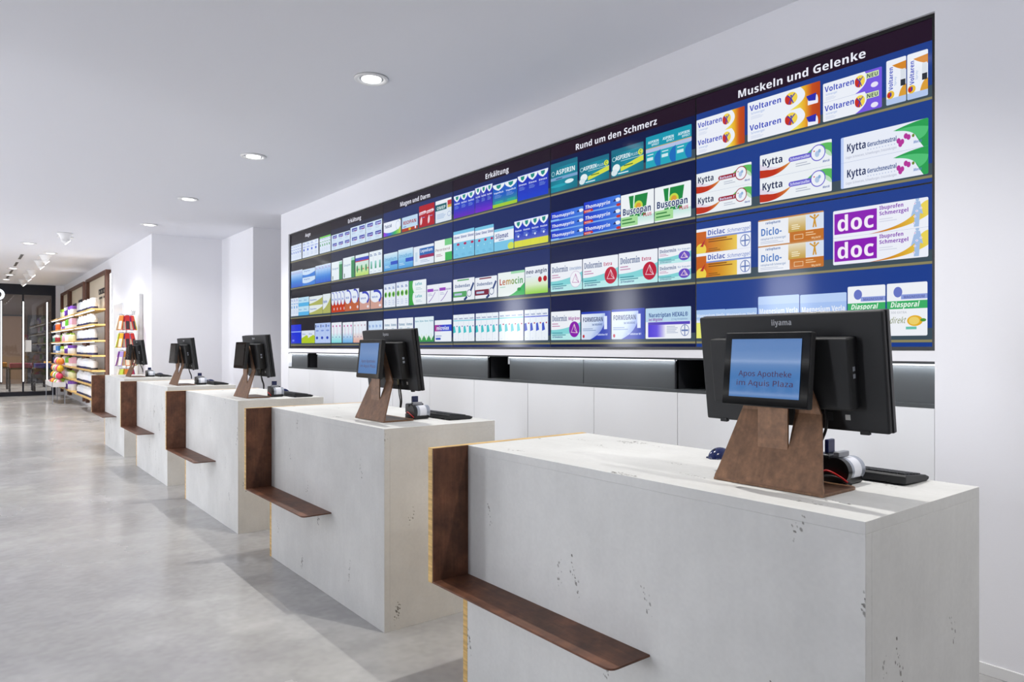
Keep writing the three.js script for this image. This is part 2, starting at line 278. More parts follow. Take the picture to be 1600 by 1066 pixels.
    for (const [x, y] of [[.87, .16], [.93, .34], [.89, .42], [.87, .6], [.86, .82]]) { disc(c, w * x, h * y, w * .012, h * .035, '#fff'); disc(c, w * x, h * y, w * .005, h * .015, '#b03ab8'); }
  },
  magverla: (small) => (c, w, h) => { rect(c, 0, 0, w, h, small ? '#dfe9fb' : '#a9c6f7'); rect(c, 0, 0, w, h * (small ? .38 : .2), small ? '#a8c8f4' : '#bcd4fb'); if (small) rect(c, 0, h * .45, w, h * .55, '#eef07c'); fit(c, 'Magnesium Verla', w * .03, h * (small ? .26 : .42), w * .94, h * (small ? .16 : .17), { color: small ? '#e6f0ff' : '#f4f8ff' }); fit(c, 'N Dragées', w * .03, h * (small ? .44 : .64), w * .42, h * .14, { color: '#eef4ff' }); },
  diasporal: (c, w, h) => { rect(c, 0, 0, w, h, '#f4f7fd'); disc(c, w * .28, h * .17, w * .11, h * .1, '#6a78c8'); rect(c, w * .36, h * .22, w * .64, h * .09, '#8fa0e0'); fit(c, 'MAGNESIUM', w * .42, h * .295, w * .52, h * .075, { color: '#5a64a8' }); rect(c, 0, h * .34, w, h * .15, '#3fb069'); fit(c, 'Diasporal', w * .08, h * .46, w * .72, h * .14, { color: '#f4fff6', slant: .2 }); fit(c, '300 EXTRA', w * .1, h * .58, w * .4, h * .06, { color: '#b8bcc8', bold: false }); fit(c, 'direkt', w * .06, h * .76, w * .4, h * .16, { color: '#8a946a', bold: false, slant: .3 }); disc(c, w * .7, h * .72, w * .19, h * .1, '#e8b12a'); disc(c, w * .68, h * .72, w * .13, h * .075, '#f2d56e'); disc(c, w * .9, h * .71, w * .07, h * .03, '#4f9a3a'); rect(c, w * .48, h * .83, w * .26, h * .05, '#6cc4b0'); },
  aspirin: (v) => (c, w, h) => { rect(c, 0, 0, w, h, grad(c, 0, 0, w, h, '#14657c', '#1d8fa6', '#167086')); rect(c, 0, 0, w, h * .16, '#1f6f8a'); fit(c, v ? 'ASPIRIN' : 'ASPIRIN', w * (v ? .14 : .2), h * .42, w * (v ? .46 : .72), h * .22, { color: '#f2fbff' }); if (v) { fit(c, 'PLUS', w * .61, h * .41, w * .22, h * .14, { color: '#e4f4f8', bold: false }); disc(c, w * .91, h * .34, w * .075, h * .11, '#d8e552'); fit(c, 'C', w * .88, h * .41, w * .06, h * .2, { color: '#2c6a4c' }); poly(c, [[w * .3, h * .7], [w, h * .46], [w, h * .66], [w * .3, h * .86]], '#d9e24e'); rect(c, w * .3, h * .47, w * .7, h * .02, '#bfe0ea'); disc(c, w * .16, h * .7, w * .12, h * .15, '#eaf6f8'); disc(c, w * .1, h * .85, w * .1, h * .12, '#dcebf0'); lines(c, w * .4, h * .66, w * .4, 1, 5, '#5f7a30', h * .04); lines(c, w * .22, h * .9, w * .46, 1, 5, '#e4f4f8', h * .04); } else { rect(c, w * .0, h * .5, w, h * .1, '#7aa6d0'); disc(c, w * .7, h * .73, w * .16, h * .07, '#e2f6fa'); disc(c, w * .3, h * .8, w * .3, h * .05, '#28a6ba'); lines(c, w * .2, h * .55, w * .34, 1, 4, '#2a4a7a', h * .03); } disc(c, w * .09, h * .36, w * .055, h * .075, null, '#bfe2ea', 3); },
  effect: (c, w, h) => { rect(c, 0, 0, w, h, '#189ab4'); rect(c, 0, h * .5, w, h * .5, '#27a9bf'); fit(c, 'ASPIRIN', w * .15, h * .24, w * .74, h * .12, { color: '#eefaff' }); fit(c, 'EFFECT', w * .4, h * .33, w * .5, h * .09, { color: '#eefaff' }); rect(c, 0, h * .38, w, h * .02, '#e0b040'); rect(c, 0, h * .4, w, h * .12, '#b7c6ea'); curve(c, [[w * .8, h * .55], [w * .4, h * .75, w * .75, h], [w, h, w, h], [w, h * .5, w, h * .5]], '#1f6fc0'); rect(c, w * .08, h * .68, w * .42, h * .1, '#d4eef4'); lines(c, w * .1, h * .58, w * .6, 1, 4, '#dff2f6', h * .03); },
  thoma: (red) => (c, w, h) => { rect(c, 0, 0, w, h, grad(c, 0, 0, w, 0, '#1d37c8', '#2f5fdc', '#4b86e6')); rect(c, 0, h * .86, w, h * .14, '#7fb0f0'); fit(c, 'Thomapyrin', w * .03, h * .6, w * .7, h * .44, { color: '#f4f8ff', slant: .2 }); disc(c, w * .93, h * .4, w * .07, h * .17, '#eef4ff'); poly(c, [[w * .8, h * .5], [w * .86, h * .28], [w * .89, h * .5]], '#16246a'); if (red) { poly(c, [[0, h * .72], [w * .24, h * .68], [w * .27, h * .9], [0, h]], '#c8322e'); fit(c, 'INTENSIV', w * .02, h * .9, w * .18, h * .16, { color: '#ffdcd6' }); disc(c, w * .95, h * .85, w * .06, h * .12, '#c8322e'); } else rect(c, 0, h * .78, w * .26, h * .16, '#8cc0f4'); },
  busco: (c, w, h) => { rect(c, 0, 0, w, h, '#f4f9fc'); poly(c, [[w * .25, h * .08], [w * .82, h * .08], [w * .75, h * .6], [w * .8, h * .85], [w * .25, h * .85], [w * .3, h * .5]], '#1f8a44'); curve(c, [[w * .4, h * .08], [w * .36, h * .5, w * .42, h * .8], [w * .44, h * .8, w * .44, h * .8], [w * .4, h * .4, w * .44, h * .08]], '#eafff0'); disc(c, w * .54, h * .42, w * .13, h * .16, '#c9e04a'); disc(c, w * .54, h * .42, w * .08, h * .1, '#e0a23a'); rect(c, w * .3, h * .72, w * .7, h * .28, grad(c, 0, h * .7, 0, h, '#bfeadf', '#f4f9fc')); rect(c, 0, h * .68, w * .52, h * .28, '#a8e09c'); lines(c, w * .04, h * .74, w * .44, 2, h * .1, '#3f8a4a', h * .04); fit(c, 'Buscopan', w * .05, h * .62, w * .87, h * .27, { color: '#152a66', halo: '#eef6fa' }); fit(c, 'PLUS', w * .68, h * .76, w * .25, h * .13, { color: '#d0245c' }); },
  dolor: (sub, ball) => (c, w, h) => { rect(c, 0, 0, w, h, '#f2f6fd'); curve(c, [[0, h * .64], [w * .5, h * .66, w, h * .4], [w, h, w, h], [0, h, 0, h]], '#86d8dc'); curve(c, [[0, h * .78], [w * .5, h * .82, w, h * .74], [w, h, w, h], [0, h, 0, h]], '#bfeff0'); fit(c, 'Dolormin', w * .04, h * .34, w * .52, h * .26, { color: '#2c4a84', font: 'serif' }); fit(c, sub, w * .6, h * .32, w * (sub.length > 6 ? .38 : .24), h * .15, { color: sub === 'Extra' ? '#c03a6a' : sub === 'Migräne' ? '#a03a9a' : '#4a72b0', bold: sub.length < 8 }); lines(c, w * .04, h * .42, w * .3, 2, h * .08, '#c48ab0', h * .03); lines(c, w * .04, h * .74, w * .52, 2, h * .07, '#3f8fa0', h * .03); fit(c, '20 Filmtabletten', w * .05, h * .93, w * .36, h * .09, { color: '#2c4a84' }); disc(c, w * .8, h * .64, w * .17, h * .27, ball || '#f6f8ff', ball ? null : '#c8a4cc', 2); c.strokeStyle = ball ? '#f0d8e4' : '#c08ab8'; c.lineWidth = 3; c.beginPath(); c.moveTo(w * .8, h * .46); c.lineTo(w * .7, h * .74); c.lineTo(w * .9, h * .76); c.closePath(); c.lineTo(w * .82, h * .66); c.lineTo(w * .9, h * .76); c.stroke(); },
  formi: (c, w, h) => { rect(c, 0, 0, w, h, grad(c, 0, 0, w, h, '#f4f8ff', '#cfe0fa', '#2a48c0')); curve(c, [[w * .3, h], [w * .9, h * .7, w * .8, 0], [w, 0, w, 0], [w, h, w, h]], '#1f3cb4'); rect(c, 0, 0, w, h * .08, '#2440b8'); rect(c, w * .78, h * .18, w * .1, h * .46, '#dfe9ff'); fit(c, 'FORMIGRAN', w * .05, h * .36, w * .7, h * .22, { color: '#1c2c66' }); fit(c, 'bei MIGRÄNE', w * .38, h * .5, w * .34, h * .1, { color: '#46609a' }); lines(c, w * .05, h * .6, w * .5, 2, h * .06, '#8aa0c8', h * .025); fit(c, '2 Tabletten N1', w * .5, h * .86, w * .4, h * .09, { color: '#dfe8ff' }); disc(c, w * .08, h * .88, w * .035, h * .06, '#c02a3a'); },
  nara: (c, w, h) => { rect(c, 0, 0, w, h, '#f2f6fd'); rect(c, 0, 0, w, h * .45, '#bcdcf2'); fit(c, 'Naratriptan HEXAL®', w * .07, h * .3, w * .87, h * .19, { color: '#2f4f94' }); fit(c, 'bei Migräne', w * .07, h * .42, w * .32, h * .12, { color: '#8a3aa0' }); fit(c, '2,5 mg Filmtabletten', w * .58, h * .41, w * .35, h * .08, { color: '#6a86b8', bold: false }); rect(c, w * .06, h * .46, w * .92, h * .09, '#5a4ac0'); rect(c, w * .06, h * .55, w * .4, h * .4, grad(c, w * .06, 0, w * .46, 0, '#4c38d8', '#6a58e4', '#f2f6fd')); lines(c, w * .48, h * .6, w * .26, 5, h * .05, '#a8b4d0', h * .02); disc(c, w * .87, h * .74, w * .085, h * .17, null, '#6a80b8', 3); rect(c, w * .8, h * .72, w * .14, h * .05, '#6a80b8'); rect(c, w * .86, h * .58, w * .018, h * .32, '#6a80b8'); },
  shield: (top, bot, txt) => (c, w, h) => { rect(c, 0, 0, w, h, grad(c, 0, 0, 0, h, top, top, bot)); curve(c, [[0, h * .02], [w, h * .02, w, h * .02], [w, h * .2, w * .5, h * .3], [0, h * .2, 0, h * .02]], '#eef5fb'); poly(c, [[w * .3, h * .06], [w * .7, h * .06], [w * .66, h * .17], [w * .5, h * .23], [w * .34, h * .17]], '#1f8f86'); fit(c, txt, w * .1, h * .42, w * .8, h * .1, { color: '#e4ecff' }); lines(c, w * .15, h * .48, w * .65, 3, h * .05, '#8fb0ea', h * .015); },
  vaporub: (c, w, h) => { D.shield('#1f5fc8', '#3fae86', 'VapoRub')(c, w, h); rect(c, 0, h * .86, w, h * .14, '#a6cf3a'); rect(c, w * .2, h * .74, w * .66, h * .12, '#2fa89a'); },
  silomat: (wide) => (c, w, h) => { rect(c, 0, 0, w, h, '#7cc8ea'); rect(c, 0, h * .12, w, h * (wide ? .46 : .3), '#f0f6ff'); fit(c, 'Silomat', w * .07, h * (wide ? .44 : .28), w * (wide ? .66 : .86), h * (wide ? .3 : .13), { color: '#20358a' }); if (wide) { disc(c, w * .86, h * .86, w * .16, h * .16, '#d4e45a'); lines(c, w * .24, h * .5, w * .4, 1, 4, '#6a86c0', h * .04); } else { disc(c, w * .7, h * .5, w * .2, h * .045, '#b8245a'); lines(c, w * .2, h * .85, w * .6, 2, h * .05, '#5aa8d4', h * .015); disc(c, w * .5, h * .66, w * .08, h * .03, '#aee2f4'); } },
  doben: (col) => (c, w, h) => { rect(c, 0, 0, w, h, '#eef3fa'); rect(c, w * .2, h * .04, w * .55, h * .06, col); fit(c, 'Dobendan', w * .08, h * .4, w * .72, h * .2, { color: '#33528c' }); rect(c, 0, h * .58, w * .64, h * .26, col); rect(c, w * .06, h * .66, w * .36, h * .1, '#b8c8e4'); c.strokeStyle = '#26407c'; c.lineWidth = w * .07; c.beginPath(); c.moveTo(w * .96, h * .25); c.lineTo(w * .82, h * .6); c.moveTo(w * .52, h); c.lineTo(w * .66, h * .85); c.stroke(); disc(c, w * .76, h * .7, w * .1, h * .15, '#eef3fa', '#26407c', 4); },
  lemocin: (c, w, h) => { rect(c, 0, 0, w, h, '#eef6f4'); rect(c, w * .5, 0, w * .5, h * .1, '#9fdcb0'); curve(c, [[w * .4, h], [w * .7, h * .9, w, h * .5], [w, h, w, h]], '#46b964'); fit(c, 'Lemocin', w * .05, h * .52, w * .9, h * .36, { color: grad(c, 0, 0, w * 1.0, 0, '#b8282e', '#b89a2e', '#46a05a', '#2f9a5a') }); lines(c, w * .08, h * .6, w * .3, 1, 4, '#9fd0c0', h * .03); disc(c, w * .8, h * .76, w * .07, h * .07, '#2f9a4c'); },
  neo: (c, w, h) => { rect(c, 0, 0, w, h, grad(c, 0, 0, 0, h, '#f2f6fd', '#eaf2fb', '#dff0d0', '#96d64a')); fit(c, 'neo angin', w * .03, h * .26, w * .92, h * .2, { color: '#16265a', slant: .15 }); disc(c, w * .66, h * .5, w * .08, h * .1, '#b81e2c'); disc(c, w * .88, h * .49, w * .08, h * .1, '#b81e2c'); lines(c, w * .06, h * .36, w * .3, 1, 4, '#b0bcd0', h * .02); },
  nasic: (band, drop, dot) => (c, w, h) => { rect(c, 0, 0, w, h, '#eef5fd'); fit(c, 'nasic', w * .1, h * .18, w * .75, h * .08, { color: '#3a5a9c' }); rect(c, 0, h * .21, w, h * .035, band); poly(c, [[0, h * .45], [w * .3, h * .42], [w * .5, h * .66], [0, h * .7]], drop); disc(c, w * .72, h * .44, w * .12, h * .025, dot); rect(c, w - 2, 0, 2, h, '#cfdcee'); lines(c, w * .3, h * .92, w * .3, 1, 3, '#b0c4dc', h * .01); },
  talcid: (c, w, h) => { rect(c, 0, 0, w, h, grad(c, 0, 0, w, 0, '#a83ad8', '#3a6ae0', '#3fb86a', '#d4e04a')); disc(c, w * .42, h * .3, w * .62, h * .5, '#eef4ff'); fit(c, 'Talcid', w * .06, h * .42, w * .42, h * .3, { color: '#24407a' }); disc(c, w * .84, h * .4, w * .11, h * .3, '#eef4ff', '#9ab0d8', 3); },
  riopan: (c, w, h) => { rect(c, 0, 0, w, h, '#c3def4'); rect(c, 0, h * .78, w, h * .22, '#b03a1e'); fit(c, 'RIOPAN', w * .07, h * .52, w * .86, h * .34, { color: '#a8202c' }); disc(c, w * .5, h * .88, w * .08, h * .09, '#e0c030'); disc(c, w * .86, h * .86, w * .05, h * .09, '#f4ecff'); lines(c, w * .08, h * .64, w * .28, 1, 4, '#5f9ad0', h * .06); },
  redpack: (c, w, h) => { rect(c, 0, 0, w, h, '#b5222e'); poly(c, [[0, h * .3], [w * .85, h * .26], [w * .95, h * .34], [w * .8, h * .4], [0, h * .43]], '#f0e0ea'); fit(c, 'Buscomint', w * .06, h * .39, w * .7, h * .09, { color: '#a82030' }); curve(c, [[w * .2, h * .9], [w * .05, h * .7, w * .3, h * .5], [w * .5, h * .65, w * .35, h * .85]], '#f0d8e0'); lines(c, w * .4, h * .55, w * .5, 1, 4, '#8fa0e4', h * .03); },
  omep: (c, w, h) => { rect(c, 0, 0, w, h, '#dfeaf6'); rect(c, 0, h * .02, w, h * .14, '#f2f6fc'); rect(c, 0, h * .18, w * .7, h * .28, '#17606a'); fit(c, 'OMEP', w * .08, h * .42, w * .56, h * .2, { color: '#e2f2f2' }); rect(c, w * .76, h * .1, w * .24, h * .2, '#c03a44'); rect(c, w * .76, h * .3, w * .24, h * .12, '#d8b24a'); lines(c, w * .1, h * .62, w * .6, 4, h * .06, '#9fbce0', h * .025); disc(c, w * .86, h * .7, w * .1, h * .1, null, '#7f9ad0', 3); },
  imodium: (c, w, h) => { rect(c, 0, 0, w, h, grad(c, 0, 0, 0, h, '#dff0fb', '#8cc8ee', '#4a9ade')); fit(c, 'Imodium', w * .06, h * .44, w * .86, h * .26, { color: '#3f8fc8', bold: false }); rect(c, w * .5, h * .5, w * .5, h * .2, '#2f56c8'); lines(c, w * .08, h * .72, w * .4, 2, h * .08, '#cfeaf8', h * .03); },
  lopedium: (c, w, h) => { rect(c, 0, 0, w, h, '#e4eefa'); rect(c, w * .3, h * .14, w * .7, h * .36, '#2f6ab8'); fit(c, 'Lopedium', w * .34, h * .36, w * .6, h * .22, { color: '#e6f2ff' }); rect(c, w * .3, h * .5, w * .7, h * .16, '#9a2a5a'); lines(c, w * .34, h * .76, w * .5, 2, h * .08, '#a8bcd8', h * .03); rect(c, w * .08, h * .3, w * .12, h * .5, '#c8def0'); },
  perenterol: (c, w, h) => { rect(c, 0, 0, w, h, '#f2f8f8'); rect(c, w * .6, 0, w * .4, h * .3, '#7ad08a'); rect(c, w * .62, h * .62, w * .38, h * .38, '#3fb45a'); fit(c, 'Perenterol', w * .05, h * .52, w * .85, h * .18, { color: '#6a3a5a', bold: false }); lines(c, w * .1, h * .66, w * .4, 2, h * .07, '#b08aa0', h * .03); },
  greenslim: (c, w, h) => { rect(c, 0, 0, w, h, '#e9f1fc'); rect(c, w * .1, 0, w * .8, h * .12, '#dfe9fb'); disc(c, w * .5, h * .46, w * .36, h * .12, '#8fd060'); disc(c, w * .42, h * .46, w * .18, h * .08, '#1a6a34'); lines(c, w * .2, h * .14, w * .6, 2, h * .05, '#5a76b8', h * .03); lines(c, w * .2, h * .7, w * .6, 3, h * .08, '#b8c8e4', h * .03); },
  lefax: (c, w, h) => { rect(c, 0, 0, w, h, '#eef6fa'); curve(c, [[0, 0], [w * .25, 0, w * .25, 0], [w * .14, h * .5, w * .3, h], [0, h, 0, h]], '#3fa84a'); fit(c, 'Lefax', w * .36, h * .42, w * .4, h * .3, { color: '#4aa8b8' }); lines(c, w * .4, h * .62, w * .4, 2, h * .12, '#b0c8d4', h * .04); },
  swoosh: (c, w, h) => { rect(c, 0, 0, w, h, '#eef2fb'); rect(c, w * .04, h * .22, w * .5, h * .16, '#9a4ac0'); fit(c, 'Dulcolax', w * .56, h * .36, w * .4, h * .13, { color: '#6a5aa0' }); c.strokeStyle = '#7a4ab0'; c.lineWidth = w * .03; c.beginPath(); c.moveTo(w * .15, h * .92); c.quadraticCurveTo(w * .4, h * .8, w * .7, h * .42); c.stroke(); lines(c, w * .1, h * .48, w * .4, 2, h * .08, '#b4bcd8', h * .03); },
  half: (txt, low) => (c, w, h) => { rect(c, 0, 0, w, h, '#eff5fc'); rect(c, 0, h * .62, w, h * .38, low); disc(c, w * .5, h * .62, w * .44, h * .09, '#eff5fc'); fit(c, txt, w * .1, h * .32, w * .8, h * .16, { color: '#5a86a8' }); lines(c, w * .2, h * .4, w * .5, 1, 4, '#b0c8d8', h * .03); },
  grass: (c, w, h) => { rect(c, 0, 0, w, h, '#e6f4fb'); poly(c, [[0, h], [0, h * .75], [w * .3, h * .86], [w * .5, h * .68], [w * .7, h * .86], [w, h * .74], [w, h]], '#3f9a50'); fit(c, 'Klysma', w * .1, h * .2, w * .8, h * .08, { color: '#5aa0b8' }); disc(c, w * .5, h * .82, w * .16, h * .12, '#dff0e0'); },
  microlax: (c, w, h) => { rect(c, 0, 0, w, h, '#eef4fc'); rect(c, 0, h * .22, w, h * .3, grad(c, 0, 0, w, 0, '#c03a90', '#3a4ad0', '#2f4ad0')); fit(c, 'microlax', w * .1, h * .46, w * .76, h * .24, { color: '#f4f8ff' }); lines(c, w * .06, h * .72, w * .5, 1, 4, '#8fa4d0', h * .04); rect(c, w * .06, h * .82, w * .3, h * .1, '#3f5ac0'); },
  gelo: (c, w, h) => { rect(c, 0, 0, w, h, '#d6e9fb'); rect(c, w * .2, h * .14, w * .7, h * .34, '#2f35a8'); fit(c, 'GeloM', w * .28, h * .4, w * .56, h * .22, { color: '#dfe6ff' }); lines(c, w * .2, h * .56, w * .6, 3, h * .11, '#b4c4e4', h * .04); rect(c, w * .55, h * .48, w * .3, h * .05, '#d0506a'); },
  sinu: (c, w, h) => { rect(c, 0, 0, w, h, '#eaf4fa'); rect(c, w * .72, h * .05, w * .28, h * .95, '#3f8f5a'); rect(c, w * .72, h * .05, w * .28, h * .14, '#a8dcc8'); fit(c, 'Sinupret', w * .08, h * .42, w * .58, h * .14, { color: '#4a78a8', bold: false }); rect(c, w * .1, h * .76, w * .06, h * .2, '#2f5a3a'); },
  leaf: (c, w, h) => { rect(c, 0, 0, w, h, grad(c, 0, 0, 0, h, '#e4f0f8', '#cfeadc', '#bfe06a')); rect(c, 0, h * .14, w, h * .14, '#3f4ac0'); rect(c, 0, h * .28, w, h * .05, '#c83a44'); poly(c, [[w * .3, h * .52], [w * .5, h * .48], [w * .65, h * .7], [w * .45, h * .86], [w * .25, h * .72]], '#2f8f5a'); rect(c, w * .68, h * .66, w * .26, h * .06, '#d0606a'); },
  flask: (c, w, h) => { rect(c, 0, 0, w, h, '#eaf4fb'); lines(c, w * .14, h * .12, w * .7, 2, h * .06, '#5a74a8', h * .03); rect(c, w * .3, h * .44, w * .4, h * .34, grad(c, 0, h * .4, 0, h * .8, '#a8dce0', '#3f9a78')); lines(c, w * .14, h * .9, w * .7, 1, 4, '#a8bcd4', h * .02); },
  arc: (low, flip) => (c, w, h) => { rect(c, 0, 0, w, h, '#e6eefb'); rect(c, 0, h * .42, w, h * .58, low); disc(c, w * .42, h * .36, w * .44, h * .3, '#eaf1fc'); c.strokeStyle = '#3a48c0'; c.lineWidth = w * .1; c.beginPath(); c.ellipse(w * .42, h * .36, w * .46, h * .32, 0, -1.9, 0.9); c.stroke(); fit(c, 'Wick', w * .12, h * .42, w * .5, h * .14, { color: '#5a7ac8' }); disc(c, w * .8, h * .84, w * .1, h * .07, '#f0e8f0'); },
  tallmix: (a, b) => (c, w, h) => { rect(c, 0, 0, w, h, grad(c, 0, 0, 0, h, '#f0f4fd', '#eaf2fb', a)); disc(c, w * .5, h * .18, w * .16, h * .05, b); rect(c, w * .66, h * .24, w * .06, h * .4, b); disc(c, w * .4, h * .72, w * .1, h * .03, '#6a5aa8'); rect(c, w - 2, 0, 2, h, '#c8d8ee'); },
  pale: (col, txt) => (c, w, h) => { rect(c, 0, 0, w, h, '#e2ecfb'); lines(c, w * .14, h * .08, w * .7, 2, h * .07, '#7f98d4', h * .03); fit(c, txt, w * .12, h * .36, w * .74, h * .12, { color: col }); rect(c, w * .2, h * .44, w * .36, h * .14, col); lines(c, w * .14, h * .68, w * .66, 3, h * .08, '#b4c8ea', h * .025); rect(c, w - 2, 0, 2, h, '#bcd0ee'); },
  wave: (c, w, h) => { rect(c, 0, 0, w, h, '#cfe4fb'); curve(c, [[0, h * .6], [w * .4, h * .9, w, h * .4], [w, h, w, h], [0, h, 0, h]], '#3f82dc'); fit(c, 'Hylo', w * .1, h * .3, w * .5, h * .18, { color: '#5a86d0' }); },
  column: (c, w, h) => { rect(c, 0, 0, w, h, grad(c, 0, 0, 0, h, '#dfeafc', '#9cc4f4', '#3f86dc', '#3560d0')); lines(c, w * .2, h * .1, w * .6, 2, h * .07, '#a48ad0', h * .03); rect(c, w - 2, 0, 2, h, '#6a9ae0'); },
  olive: (c, w, h) => { rect(c, 0, 0, w, h, '#e6eef0'); curve(c, [[0, h * .8], [w * .5, h * .7, w, h * .2], [w, h, w, h], [0, h, 0, h]], '#b4b86a'); fit(c, 'Bepanthen', w * .06, h * .46, w * .5, h * .2, { color: '#4a6ac0' }); },
  blueflat: (c, w, h) => { rect(c, 0, 0, w, h, '#2038d8'); rect(c, 0, h * .36, w, h * .05, '#9ab8ff'); rect(c, w * .12, h * .8, w * .2, h * .1, '#6a86ff'); },
  lime: (c, w, h) => { rect(c, 0, 0, w, h, '#dfe8f6'); poly(c, [[0, h * .6], [w * .8, h * .35], [w, h * .45], [w, h], [0, h]], '#b4cc2e'); fit(c, 'Ocu', w * .12, h * .34, w * .5, h * .18, { color: '#6a8ac8' }); },
  dropblue: (c, w, h) => { rect(c, 0, 0, w, h, '#b9cdf6'); rect(c, w * .1, h * .08, w * .14, h * .14, '#22306a'); disc(c, w * .6, h * .16, w * .2, h * .05, '#7f98dc'); disc(c, w * .45, h * .38, w * .3, h * .04, '#7f98dc'); disc(c, w * .4, h * .74, w * .22, h * .07, '#2f48b8'); rect(c, w - 2, 0, 2, h, '#8fa8e4'); },
};
